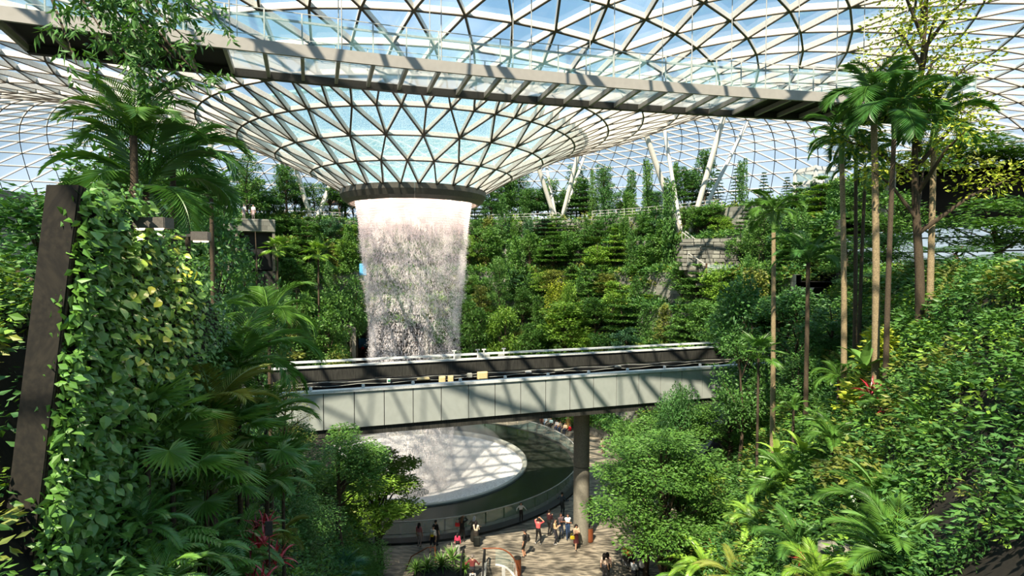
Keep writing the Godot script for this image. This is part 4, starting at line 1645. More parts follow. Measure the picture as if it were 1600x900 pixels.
	person("person in bright red top crouching low at the right end of the bench", Vector3(6.36, 0, -61.81) + Vector3(0, -0.05, 0), -1.1, 1.6, {"top": lin(226, 28, 40), "low": black, "sit": true, "hands": lap, "cell": cell, "sleeves": true, "lean": 0.3})
	person("small figure in pale clothes on the plaza right of the pillar", Vector3(8.77, 0, -55.55), 0.6, 1.5, {"top": lin(232, 214, 190), "low": lin(160, 130, 110), "cell": cell, "long": 0.1})
	person("person in black half hidden behind the right side of the pillar", Vector3(5.63, 0, -40.71), 0.0, 1.7, {"top": black, "low": black, "cell": cell})
	# bottom right, under the big tree
	person("dark haired woman in pale top at the bottom edge, under the big tree", Vector3(5.3, 0, -32.6), 2.6, 1.62, {"top": lin(230, 200, 180), "low": lin(60, 60, 66), "long": 0.12})
	person("dark haired girl beside the woman in the pale top at the bottom edge", Vector3(5.5, 0, -32.74), 3.0, 1.6, {"top": lin(226, 190, 176), "low": black, "long": 0.15})
	person("person in light grey shirt sitting low by the trunk at the bottom edge", Vector3(7.02, 0, -32.74), 2.4, 1.66, {"top": lin(196, 204, 210), "low": lin(60, 60, 70), "sit": true, "hands": lap})
	person("person in white and black top beside the tree trunk at the bottom edge", Vector3(7.52, 0, -33.01), 2.0, 1.66, {"top": white, "low": black, "sit": true, "hands": lap})
	person("person in dark top standing by the trunk of the big tree, holding a child", Vector3(7.82, 0, -34.16), -0.4, 1.64, {"top": lin(50, 46, 50), "low": black, "hands": phone})
	stroller(Vector3(7.04, 0, -34.31))
	# up on the garden terraces
	var up := Vector3(-31, 23.82, -69)
	for e in [[-0.6, white, "left one of two people in white at the lookout parapet among the left trees"], [0.5, lin(236, 238, 240), "right one of two people in white at the lookout parapet among the left trees"]]:
		person(e[2], Vector3(up.x + e[0], 23.75, up.z + 0.6), 0.2, 1.7, {"top": e[1], "low": lin(170, 150, 150), "cell": 0.05})
	var pr := Vector3(-28.57, 24.08, -75)
	person("tiny figure in red up on the left garden terrace", Vector3(pr.x, ground(pr.x, pr.z), pr.z), 0.2, 1.7, {"top": lin(220, 60, 50), "low": black, "cell": 0.05})
	for e in [[566, 92.0, lin(220, 40, 50), "far person in red in the passage left of the waterfall"], [574, 93.0, lin(60, 44, 50), "far person in dark red beside the one in red in the passage"], [588, 92.0, white, "far person in white seen at the left edge of the falling water"]]:
		var q := Vector3(-23.96, 4.54, -92)
		person(e[3], Vector3((e[0] - 800.0) / 902.5 * e[1], 3.9, -e[1]), 0.3, 1.72, {"top": e[2], "low": black, "cell": 0.05})

func stroller(at: Vector3) -> void:
	var o := thing("stroller", "dark baby stroller with an orange hood under the big tree", "stroller", at, 0.4)
	var b := MB.new()
	b.soft_box(Vector3(0, 0.5, 0), Vector3(0.5, 0.5, 0.7), 0.08)
	part("seat", b.mesh(), M.black, o)
	b = MB.new()
	b.ball(Vector3(0, 0.86, -0.05), Vector3(0.32, 0.26, 0.4), 12, 8)
	part("hood", b.mesh(true), M.orange, o)
	b = MB.new()
	b.tube([Vector3(-0.24, 0.5, 0.3), Vector3(-0.24, 1.0, 0.6), Vector3(0.24, 1.0, 0.6), Vector3(0.24, 0.5, 0.3)], [0.018, 0.018, 0.018, 0.018], 6)
	b.tube([Vector3(-0.26, 0.35, -0.3), Vector3(-0.26, 0.1, 0.3)], [0.018, 0.018], 6)
	b.tube([Vector3(0.26, 0.35, -0.3), Vector3(0.26, 0.1, 0.3)], [0.018, 0.018], 6)
	part("frame", b.mesh(), M.steel, o)
	for x in [-0.27, 0.27]:
		for z in [-0.32, 0.34]:
			b = MB.new()
			var ring := []
			var rad := []
			for k in 13:
				ring.append(Vector3(x, 0.11 + cos(TAU * k / 12) * 0.09, z + sin(TAU * k / 12) * 0.09))
				rad.append(0.02)
			b.tube(ring, rad, 6)
			part("wheel", b.mesh(true), M.black, o)

# ---------------------------------------------------------------- plants
var far_plants := []
const GREENS := {"bright": [148, 184, 74], "mid": [106, 148, 68], "dark": [94, 138, 68], "olive": [144, 150, 72], "blue": [86, 128, 92], "yellow": [194, 202, 68], "deep": [88, 134, 72]}
const TONE_WORDS := {"bright": "bright green", "mid": "mid green", "dark": "dark green", "olive": "olive green", "blue": "bluish green", "yellow": "yellow green", "deep": "deep green"}

func leaf_mat(tone: String, base := "leaves") -> StandardMaterial3D:
	var key := base + "_" + tone
	if not M.has(key):
		var m: StandardMaterial3D = M[base].duplicate()
		m.resource_name = key
		var g: Array = GREENS[tone]
		m.albedo_color = Color8(g[0], g[1], g[2])
		M[key] = m
	return M[key]

func shade(rng: RandomNumberGenerator, spread := 0.3) -> Color:
	# tone of one leaf against its neighbours: older leaves duller, young ones yellower
	var k := rng.randf_range(1.0 - spread, 1.0)
	var y := rng.randf_range(-0.06, 0.1)
	return Color(clampf(k * (0.9 + y), 0, 1), k, k * rng.randf_range(0.7, 1.0))

func rand_dir(rng: RandomNumberGenerator) -> Vector3:
	var z := rng.randf_range(-1, 1)
	var a := rng.randf() * TAU
	var r := sqrt(1 - z * z)
	return Vector3(r * cos(a), z, r * sin(a))

func puff(mb: MB, rng: RandomNumberGenerator, at: Vector3, r: Vector3, n: int, l: float, w: float, flat := 0.5) -> void:
	for i in n:
		var d := rand_dir(rng)
		var q := at + d * r * pow(rng.randf(), 0.45)
		var dir := Vector3(d.x + rng.randf_range(-0.8, 0.8), (d.y * 0.4 + rng.randf_range(-0.7, 0.5)) * (1.0 - flat), d.z + rng.randf_range(-0.8, 0.8)).normalized()
		var up := (Vector3.UP * (0.4 + flat) + rand_dir(rng) * (1.1 - flat * 0.6)).normalized()
		mb.col = shade(rng)
		mb.leaf(q, dir * l * rng.randf_range(0.7, 1.2), up, w * rng.randf_range(0.7, 1.15))

# trunk and crown of one kind of tree, 8 m tall and 5 m wide, to be scaled
func tree_meshes(kind: String, seed_: int, n := 1600, l := 0.34) -> Array:
	var key := "%s %d %d %.2f" % [kind, seed_, n, l]
	if meshes.has(key):
		return meshes[key]
	var rng := RandomNumberGenerator.new()
	rng.seed = hash(key)
	var wood := MB.new()
	var crown := MB.new()
	var w := l * 0.24
	var pts := []
	var rad := []
	for k in 9:
		pts.append(Vector3(0.12 * sin(k * 0.9 + seed_), k / 8.0 * 7.4, 0.12 * cos(k * 1.3 + seed_)))
		rad.append(lerpf(0.16, 0.03, k / 8.0))
	wood.tube(pts, rad, 7)
	match kind:
		"tiered":
			var tiers := 6
			for t in tiers:
				var u := t / (tiers - 1.0)
				var y := lerpf(2.6, 7.8, u) + rng.randf_range(-0.15, 0.15)
				var R := lerpf(2.5, 0.6, pow(u, 1.4)) * rng.randf_range(0.85, 1.05)
				var m := 7 if t < 4 else 4
				for b in m:
					var a := TAU * (b + rng.randf_range(-0.3, 0.3)) / m + t * 0.7
					var e := Vector3(cos(a), 0, sin(a))
					var rr := R * rng.randf_range(0.75, 1.08)
					wood.tube([Vector3(0, y - 0.35, 0), e * rr * 0.5 + Vector3(0, y - 0.15, 0), e * rr * 0.95 + Vector3(0, y - 0.05, 0)], [0.045, 0.03, 0.012], 5, false)
					var share := int(n * (rr / 9.5) / m * 1.25)
					puff(crown, rng, e * rr * 0.55 + Vector3(0, y, 0), Vector3(rr * 0.36, 0.2, rr * 0.36), share / 2, l, w, 0.75)
					puff(crown, rng, e * rr * 0.88 + Vector3(0, y + 0.03, 0), Vector3(rr * 0.28, 0.16, rr * 0.28), share / 2, l, w, 0.75)
		"cloud":
			# spreading crown of flattened leafy pads on forked limbs
			for b in 19:
				var u := b / 18.0
				var a := b * 2.39996
				var y := lerpf(3.6, 7.5, u)
				var R := 2.05 * sqrt(maxf(0.0, 1.0 - pow(maxf(0.0, (y - 4.6) / 3.4), 2.0))) * (0.35 + 0.65 * sqrt(rng.randf())) * (0.85 if u > 0.15 else 0.75)
				var c := Vector3(cos(a) * R, y + rng.randf_range(-0.2, 0.2), sin(a) * R)
				wood.tube([Vector3(0, maxf(1.8, y - 2.2), 0), c * Vector3(0.55, 1, 0.55) - Vector3(0, 0.6, 0), c], [0.07, 0.04, 0.012], 5, false)
				puff(crown, rng, c, Vector3(0.95, 0.42, 0.95) * rng.randf_range(0.8, 1.2), n / 19, l, w, 0.55)
		"round":
			for b in 16:
				var d := rand_dir(rng)
				var c := Vector3(d.x * 1.55, 5.0 + d.y * 2.0, d.z * 1.55)
				wood.tube([Vector3(0, maxf(2.2, c.y - 1.6), 0), c], [0.06, 0.015], 5, false)
				puff(crown, rng, c, Vector3(0.95, 0.75, 0.95) * rng.randf_range(0.8, 1.15), n / 16, l, w, 0.35)
		"column":
			for b in 22:
				var u := b / 21.0
				var R := 1.9 * sqrt(1.02 - u) * (0.55 + 0.45 * minf(1.0, u * 4.0))
				var a := b * 2.4
				var c := Vector3(cos(a) * R * 0.55, 0.8 + u * 6.9, sin(a) * R * 0.55)
				puff(crown, rng, c, Vector3(R * 0.6 + 0.25, 0.5, R * 0.6 + 0.25), n / 22, l, w, 0.2)
		"conifer":
			for t in 13:
				var u := t / 12.0
				var y := 1.4 + u * 6.3
				var R := lerpf(2.3, 0.3, u)
				var m := 7
				for b in m:
					var a := TAU * b / m + t * 0.5
					var e := Vector3(cos(a), 0, sin(a))
					wood.tube([Vector3(0, y, 0), e * R * 0.6 + Vector3(0, y + 0.1, 0), e * R + Vector3(0, y - 0.08, 0)], [0.035, 0.025, 0.008], 4, false)
					for q in int(n / 13.0 / m):
						var s := rng.randf_range(0.15, 1.0)
						var at := e * R * s + Vector3(0, y + 0.1 * sin(s * 3.0) - 0.06, 0)
						crown.col = shade(rng)
						var side := e.cross(Vector3.UP) * rng.randf_range(-1, 1)
						crown.leaf(at, (e * 0.8 + side + Vector3(0, rng.randf_range(-0.15, 0.45), 0)).normalized() * l * rng.randf_range(0.7, 1.2), Vector3.UP + rand_dir(rng) * 0.5, w * 0.7)
		"airy":
			for b in 17:
				var u := b / 16.0
				var a := b * 2.4
				var R := 2.4 * (1.0 - 0.55 * u) * rng.randf_range(0.6, 1.0)
				var y := 3.4 + u * 4.2
				var e := Vector3(cos(a), 0, sin(a))
				wood.tube([Vector3(0, y - 0.9, 0), e * R * 0.6 + Vector3(0, y - 0.25, 0), e * R + Vector3(0, y, 0)], [0.06, 0.035, 0.012], 5, false)
				puff(crown, rng, e * R * 0.8 + Vector3(0, y + 0.05, 0), Vector3(1.0, 0.36, 1.0), n / 15, l * 0.85, w * 0.8, 0.55)
		"bush":
			for b in 12:
				var d := rand_dir(rng)
				puff(crown, rng, Vector3(d.x * 1.4, 3.6 + d.y * 2.6, d.z * 1.4), Vector3(1.2, 1.7, 1.2), n / 12, l, w, 0.3)
		"vine":
			for b in 26:
				var u := b / 25.0
				var a := b * 2.1
				var c := Vector3(cos(a) * 0.9, 0.4 + u * 7.3, sin(a) * 0.9)
				puff(crown, rng, c, Vector3(1.1 - 0.5 * u, 0.55, 1.1 - 0.5 * u), n / 26, l * 1.1, w * 1.5, 0.1)
	meshes[key] = [wood.mesh(true), crown.mesh()]
	return meshes[key]

func tree(called: String, kind: String, seed_: int, at: Vector3, h: float, w: float, tone: String, label: String, cat := "tree", group := "", n := 1600, l := 0.34, bark := "bark") -> Node3D:
	var m := tree_meshes(kind, seed_, n, l)
	var o := thing(called, label, cat, at, fmod(seed_ * 1.7 + at.x * 0.9, TAU), group)
	o.scale = Vector3(w / 5.0, h / 8.0, w / 5.0)
	if kind != "bush":
		part("trunk", m[0], M[bark], o)
	stuff(part("foliage", m[1], leaf_mat(tone), o))
	return o

# a feather frond that leaves its root along +z, rising at e0 and bending over by bend
func frond_mesh(l: float, e0: float, bend: float, pairs: int, leaf_l: float, leaf_w: float, seed_: int, hang := 0.4) -> ArrayMesh:
	var rng := RandomNumberGenerator.new()
	rng.seed = seed_
	var mb := MB.new()
	var q := Vector3.ZERO
	var pts := []
	var rad := []
	var steps := pairs + 4
	for k in steps + 1:
		var t := float(k) / steps
		var e := e0 - bend * t * (0.5 + 0.5 * t)
		var d := Vector3(0, sin(e), cos(e))
		pts.append(q)
		rad.append(lerpf(0.022, 0.004, t) * l * 0.6)
		if k >= 4:
			var u := (k - 4.0) / (steps - 4.0)
			var ll := leaf_l * (0.55 + 0.9 * sin(PI * (0.15 + 0.8 * u))) * 0.75
			for s in [-1, 1]:
				mb.col = shade(rng, 0.25)
				var dir := Vector3(s * cos(0.5 + 0.5 * u), 0.25 - hang * 0.5, 0) + d * (0.55 + 0.6 * u)
				dir = dir.normalized() * ll * rng.randf_range(0.9, 1.1)
				var up := Vector3(-s * 0.45, cos(e), -sin(e))
				mb.leaf(q, dir, up, leaf_w, ll * hang * rng.randf_range(0.5, 1.2))
		q += d * l / steps
	mb.col = Color(0.8, 0.85, 0.5)
	mb.tube(pts, rad, 4, false)
	return mb.mesh()

# a fan leaf on a stalk along +z
func fan_mesh(stalk: float, r: float, blades: int, e0: float, seed_: int, droop := 0.35) -> ArrayMesh:
	var rng := RandomNumberGenerator.new()
	rng.seed = seed_
	var mb := MB.new()
	var hub := Vector3(0, sin(e0), cos(e0)) * stalk
	mb.col = Color(0.75, 0.8, 0.5)
	mb.tube([Vector3.ZERO, hub * 0.5 + Vector3(0, 0.03, 0), hub], [0.014, 0.011, 0.008], 4, false)
	var fwd := Vector3(0, sin(e0 - 0.5), cos(e0 - 0.5))
	var up := Vector3(0, cos(e0 - 0.5), -sin(e0 - 0.5))
	for k in blades:
		var a := lerpf(-2.2, 2.2, k / (blades - 1.0))
		var d := (fwd * cos(a) + Vector3.RIGHT * sin(a)).normalized()
		mb.col = shade(rng, 0.22)
		var rr := r * (0.8 + 0.2 * cos(a)) * rng.randf_range(0.93, 1.05)
		mb.leaf(hub, d * rr + up * 0.08 * r, up + d * 0.1, r * 0.05, rr * droop * rng.randf_range(0.6, 1.2))
	return mb.mesh()

func lobed_mesh(seed_: int) -> ArrayMesh:
	# a deeply cut leaf, as of a large philodendron
	var rng := RandomNumberGenerator.new()
	rng.seed = seed_
	var mb := MB.new()
	mb.col = Color(0.75, 0.8, 0.5)
	var hub := Vector3(0, 0.4, 0.45)
	mb.tube([Vector3.ZERO, Vector3(0, 0.25, 0.2), hub], [0.014, 0.012, 0.009], 4, false)
	for k in 9:
		var u := k / 8.0
		var at := hub + Vector3(0, 0.06 - 0.2 * u * u, 0.62 * u)
		for s in [-1, 1]:
			mb.col = shade(rng, 0.2)
			var l := 0.4 * (1.0 - 0.6 * u) * rng.randf_range(0.9, 1.1)
			mb.leaf(at, Vector3(s * 0.9, 0.02, 0.15 + 0.6 * u).normalized() * l, Vector3(0, 1, 0.2), 0.052, 0.1)
	mb.leaf(hub, Vector3(0, -0.1, 0.8), Vector3.UP, 0.07, 0.05)
	return mb.mesh()

func strap_mesh(l: float, w: float, e0: float, bend: float, seed_: int) -> ArrayMesh:
	var rng := RandomNumberGenerator.new()
	rng.seed = seed_
	var mb := MB.new()
	var q := Vector3.ZERO
	var prev := []
	for k in 6:
		var t := k / 5.0
		var e := e0 - bend * t
		var ww: float = w * [0.55, 0.9, 1.0, 0.85, 0.5, 0.02][k]
		mb.col = Color(1, 1, 1) * rng.randf_range(0.85, 1.0)
		var now := [q + Vector3(-ww, ww * 0.35, 0), q, q + Vector3(ww, ww * 0.35, 0)]
		if prev:
			mb.quad(prev[0], now[0], now[1], prev[1])
			mb.quad(prev[1], now[1], now[2], prev[2])
		prev = now
		q += Vector3(0, sin(e), cos(e)) * l / 5.0
	return mb.mesh()

func leaf_blade_mesh(seed_: int, long := 1.0, wide := 0.36) -> ArrayMesh:
	var mb := MB.new()
	var rng := RandomNumberGenerator.new()
	rng.seed = seed_
	mb.col = Color.WHITE * rng.randf_range(0.85, 1.0)
	mb.broad_leaf(Vector3.ZERO, Vector3(0, 0, long), Vector3.UP, wide, 0.25)
	return mb.mesh()

func frond_set(key: String) -> Array:
	if meshes.has(key):
		return meshes[key]
	var a := []
	match key:
		"feather":
			for k in 4:
				a.append(frond_mesh(2.6, [1.25, 0.95, 0.6, 0.2][k], [1.5, 1.9, 2.0, 1.7][k], 28, 0.75, 0.026, 100 + k, 0.25))
		"areca":
			for k in 4:
				a.append(frond_mesh(2.2, [1.35, 1.15, 0.9, 0.6][k], [1.1, 1.5, 1.6, 1.5][k], 28, 0.62, 0.024, 120 + k, 0.2))
		"betel":
			for k in 4:
				a.append(frond_mesh(2.3, [1.2, 0.8, 0.4, -0.1][k], [1.4, 1.6, 1.6, 1.2][k], 26, 0.85, 0.034, 140 + k, 0.28))
		"fan":
			for k in 4:
				a.append(fan_mesh(0.8, 0.75, 24, [1.3, 0.9, 0.5, 0.0][k], 160 + k, 0.2))
		"fern":
			for k in 4:
				a.append(frond_mesh(1.1, [1.2, 0.9, 0.6, 0.3][k], [1.4, 1.5, 1.3, 1.2][k], 26, 0.2, 0.018, 180 + k, 0.15))
		"lobed":
			for k in 4:
				a.append(lobed_mesh(200 + k))
		"strap":
			for k in 4:
				a.append(strap_mesh(0.75, 0.035, [1.4, 1.1, 0.8, 0.5][k], [0.7, 1.0, 1.2, 1.2][k], 220 + k))
		"paddle":
			for k in 4:
				a.append(strap_mesh(1.2, 0.16, [1.4, 1.15, 0.9, 0.6][k], [0.8, 1.1, 1.2, 1.2][k], 240 + k))
	meshes[key] = a
	return a

# fronds round a growing point: each frond a part
func rosette(o: Node3D, key: String, n: int, at: Vector3, scale_: float, m: Material, seed_: int, called := "frond") -> void:
	var rng := RandomNumberGenerator.new()
	rng.seed = seed_ * 13 + 5
	var set_ := frond_set(key)
	for k in n:
		var f := part(called, set_[mini(3, int(4.0 * k / n))], m, o)
		f.position = at
		f.rotation = Vector3(rng.randf_range(-0.12, 0.12), k * 2.39996 + rng.randf_range(-0.2, 0.2) + seed_, 0)
		f.scale = Vector3.ONE * scale_ * rng.randf_range(0.85, 1.12)

func trunk_mesh(h: float, r: float, lean: Vector3, rings := true) -> ArrayMesh:
	var mb := MB.new()
	var pts := []
	var rad := []
	var n := int(h / 0.16) if rings else 10
	n = clampi(n, 8, 110)
	for k in n + 1:
		var t := float(k) / n
		pts.append(Vector3(0, h * t, 0) + lean * t * t)
		rad.append(r * lerpf(1.15, 0.85, t) * (1.06 if rings and k % 2 else 1.0))
	mb.tube(pts, rad, 10)
	return mb.mesh(true)

func palm(label: String, at: Vector3, h: float, r: float, key: String, n: int, size: float, tone: String, seed_: int, bark := "pale_bark", lean := Vector3.ZERO, group := "") -> Node3D:
	var o := thing("palm", label, "palm", at, 0.0, group)
	if h > 0.2:
		part("trunk", trunk_mesh(h, r, lean), M[bark], o)
		if key == "betel":
			var cs := MB.new()
			cs.tube([lean + Vector3(0, h - 0.1, 0), lean + Vector3(0, h + 0.5, 0), lean + Vector3(0, h + 1.0, 0)], [r * 0.9, r * 1.15, r * 0.5], 8)
			cs.col = Color.WHITE
			part("crownshaft", cs.mesh(true), leaf_mat("mid"), o)
	rosette(o, key, n, Vector3(0, h + (0.9 if key == "betel" else 0.0), 0) + lean, size, leaf_mat(tone, "palm_leaves"), seed_)
	return o

func clump(called: String, label: String, at: Vector3, key: String, n: int, size: float, m: Material, seed_: int, cat := "plant", group := "") -> Node3D:
	var o := thing(called, label, cat, at, 0.0, group)
	rosette(o, key, n, Vector3.ZERO, size, m, seed_, "leaf" if key in ["lobed", "strap", "paddle"] else "frond")
	return o

func undergrowth(called: String, label: String, places: Array, seed_: int, size: float, l := 0.26) -> void:
	var rng := RandomNumberGenerator.new()
	rng.seed = seed_
	var mb := MB.new()
	puff(mb, rng, Vector3(0, 0.35, 0), Vector3(0.75, 0.5, 0.75), 110, l, l * 0.22, 0.25)
	var xs := []
	var tints := []
	var tones := ["mid", "dark", "bright", "dark", "deep", "deep", "mid", "olive", "dark"]
	for p in places:
		var s := size * rng.randf_range(0.6, 1.35)
		xs.append(Transform3D(Basis(Vector3.UP, rng.randf() * TAU).scaled(Vector3(s, s * rng.randf_range(0.7, 1.2), s)), p))
		var g: Array = GREENS[tones[rng.randi() % tones.size()]]
		tints.append(lin(g[0], g[1], g[2]))
	tag(scatter(called, mb.mesh(), M.leaves, xs, tints), label, "undergrowth", "", "stuff")

# ---------------------------------------------------------------- the far garden on the terraces
func far_plant(kind: String, x: float, y: float, z: float, h: float, w: float, tone: String) -> void:
	if h < 0.8:
		return
	var s := far_plants.size()
	var o: Node3D
	if kind == "fan":
		o = palm("", Vector3(x, y, z), maxf(h - 1.6, 0.4), 0.11, "fan", 16, w / 3.0, tone, s, "bark")
	elif kind == "feather":
		o = palm("", Vector3(x, y, z), maxf(h - 1.4, 0.4), 0.1, "feather", 11, w / 4.6, tone, s)
	else:
		o = tree("shrub" if kind == "bush" else "tree", kind, s % 3, Vector3(x, y, z), h, w, tone, "", "shrub" if kind == "bush" else "tree", "", 3600 if kind in ["round", "tiered", "cloud", "conifer"] else 2800)
	far_plants.append([o, kind, tone])

func far_garden() -> void:
	# plants that can be told apart in the view: x, ground, z, height, width
	for e in [
		[-34.68, 21, -76, 11.91, 5.22, "airy", "mid"], [-31.94, 24.5, -82, 7.97, 5.27, "airy", "dark"], [-35.54, 17, -72, 11.03, 5.58, "round", "dark"], [-33.68, 24.5, -80, 3.94, 5.85, "round", "deep"],
		[-26.5, 24.5, -88, 2.86, 4.29, "round", "mid"], [-30.58, 24.5, -84, 2.8, 4.28, "round", "dark"], [-3.18, 24.5, -90, 4.06, 4.39, "round", "deep"], [-1.42, 21, -86, 7.94, 3.24, "column", "dark"],
		[1.22, 24.5, -92, 8.73, 5.3, "airy", "dark"], [2.78, 24.5, -90, 6.43, 5.38, "round", "dark"], [10.23, 24.5, -93, 9.91, 4.95, "airy", "dark"], [14.79, 24.5, -94, 10.3, 4.37, "airy", "dark"],
		[8.31, 24.5, -92, 6.31, 5.71, "round", "dark"], [12, 24.5, -90, 5.05, 5.38, "round", "deep"], [16.38, 24.5, -90, 4.06, 5.19, "round", "dark"], [18.64, 24.5, -88, 3.25, 5.27, "round", "dark"],
		[18.89, 17, -70, 11.44, 2.64, "vine", "dark"], [26.94, 24.5, -76, 6.42, 3.03, "conifer", "deep"], [28.51, 24.5, -74, 6.24, 2.62, "conifer", "dark"], [28.52, 24.5, -72, 6.84, 2.07, "vine", "dark"],
		[33.83, 24.5, -78, 6.41, 2.94, "conifer", "deep"], [35.04, 24.5, -74, 5.1, 2.95, "conifer", "deep"], [19.59, 24.5, -80, 2.01, 3.9, "round", "dark"], [25.64, 24.5, -78, 2.14, 3.46, "round", "dark"],
		[-3.71, 17, -84, 7.81, 4.84, "round", "mid"], [5.75, 17, -80, 5.99, 5.85, "tiered", "mid"], [0.53, 13, -80, 9.11, 4.79, "column", "mid"], [11.47, 13, -74, 5.29, 5.25, "tiered", "mid"],
		[6.52, 5, -70, 9.16, 7.14, "cloud", "bright"], [16.46, 13, -70, 1.93, 5.89, "cloud", "bright"], [2.49, 1.2, -70, 10.08, 4.96, "cloud", "mid"], [-0.8, 1.2, -72, 13.33, 5.27, "round", "bright"],
		[17.13, 17, -73, 1.68, 6.31, "tiered", "mid"], [-4.63, 1.2, -72, 12.69, 4.47, "cloud", "mid"], [21.81, 21, -68, -1.01, 3.62, "column", "mid"], [18.5, 17, -71, 6.76, 3.15, "vine", "mid"],
		[12.27, 9, -69, 2.37, 4.13, "feather", "mid"], [11.05, 21, -80, 1.28, 5.14, "airy", "mid"], [15.95, 21, -78, 1, 4.84, "cloud", "dark"], [17.64, 21, -76, 0.65, 4.21, "tiered", "bright"],
		[27.01, 24.5, -72, 1.16, 2.87, "vine", "mid"], [21.3, 17, -64, -2.66, 4.25, "round", "mid"], [19.08, 17, -66, -6.44, 4.39, "cloud", "bright"], [-1.68, 9, -76, 10.55, 3.71, "airy", "mid"],
		[-27.58, 5, -68, 16.49, 4.52, "fan", "bright"], [-23.45, 5, -70, 16.13, 4.96, "fan", "bright"], [-22.53, 17, -80, 6.87, 3.72, "column", "mid"], [-26.12, 1.2, -62, 14.5, 6.18, "cloud", "mid"],
		[-24.71, 1.2, -66, 15.96, 4.39, "round", "mid"], [-21.42, 0, -67, 13.28, 5.2, "cloud", "mid"], [-19.22, 0, -64, 9.92, 4.68, "bush", "olive"], [-31.34, 9, -66, 14.35, 4.39, "tiered", "mid"],
		[-25.16, 0, -56, 14.8, 5.58, "cloud", "mid"], [-22.42, 0, -58, 12.75, 5.4, "tiered", "olive"], [-19.99, 5, -74, 13.69, 3.77, "round", "dark"], [-27.55, 17, -78, 7.75, 4.32, "tiered", "mid"],
		[-21.55, 1.2, -70, 16.29, 4.65, "bush", "mid"], [-28.19, 0, -56, 19.14, 5.58, "round", "dark"], [-20.69, 0, -60, 9.89, 5.32, "bush", "mid"],
		[5.74, 9, -74, 8.47, 3.61, "bush", "yellow"], [7.12, 9, -73, 8.23, 2.43, "bush", "bright"], [9.07, 5, -68, 5.33, 6.03, "cloud", "bright"], [5.22, 1.2, -67, 8.5, 5.2, "bush", "mid"]]:
		far_plant(e[5], e[0], e[1], e[2], e[3], e[4], e[6])
	# the rest of the planting on each terrace
	var rng := RandomNumberGenerator.new()
	rng.seed = 2024
	var kinds := ["cloud", "round", "column", "tiered", "cloud", "airy", "vine", "round"]
	var tones := ["mid", "dark", "mid", "bright", "mid", "dark", "olive", "blue"]
	for k in 7:
		var r0: float = TERRACE_R[k] + 0.7
		var r1: float = (TERRACE_R[k + 1] if k < 6 else 44.0) - 0.7
		var a := -66.0
		while a < 104.0:
			var r := rng.randf_range(r0, r1)
			var kind: String = kinds[rng.randi() % kinds.size()]
			var tone: String = tones[rng.randi() % tones.size()]
			var h := rng.randf_range(3.6, 6.8) if k < 5 else rng.randf_range(3.0, 5.2) if k == 5 else rng.randf_range(4.0, 9.0)
			if kind == "bush":
				h *= 0.55
			if k == 6:
				tone = ["dark", "deep", "dark", "mid"][rng.randi() % 4]
			var aa := deg_to_rad(a)
			var w := rng.randf_range(2.8, 4.8)
			if kind in ["column", "vine"]:
				w *= 0.7
			var skip := (k == 6 and a > 58.0) or (k < 4 and a > -31.0 and a < -3.0) or (k >= 3 and a > 56.0 and a < 77.0 and rng.randf() < 0.5) or (k == 0 and a > -30.0 and a < 104.0)
			if not skip:
				far_plant(kind, AXIS.x + sin(aa) * r, TERRACE_H[k], AXIS.z - cos(aa) * r, h, w, tone)
			a += rng.randf_range(3.6, 5.6) * 26.0 / r * (0.6 if k == 6 else 1.0)
	# low creepers and shrubs that cover the beds and spill over the walls
	var places := []
	for k in 7:
		var r0: float = TERRACE_R[k] + 0.1
		var r1: float = TERRACE_R[k + 1] if k < 6 else 50.0
		var n := int(560 + 75 * k)
		for i in n:
			var a := deg_to_rad(rng.randf_range(-75, 106))
			if k < 3 and a > deg_to_rad(-30) and a < deg_to_rad(-5):
				continue
			if k > 2 and a > deg_to_rad(58) and a < deg_to_rad(77) and rng.randf() < 0.5:
				continue
			var r := lerpf(r0, r1, pow(rng.randf(), 1.7))
			places.append(AXIS + Vector3(sin(a) * r, TERRACE_H[k] + 0.1, -cos(a) * r))
			if rng.randf() < 0.42 and (a < deg_to_rad(57) or a > deg_to_rad(78)):
				var up := rng.randf_range(0.2, 0.95)
				places.append(AXIS + Vector3(sin(a) * (TERRACE_R[k] - 0.15), lerpf(TERRACE_H[k - 1] if k else 0.3, TERRACE_H[k], up), -cos(a) * (TERRACE_R[k] - 0.15)))
	undergrowth("undergrowth", "low creepers and shrubs covering the beds and walls of the far terraces", places, 3, 1.15, 0.3)

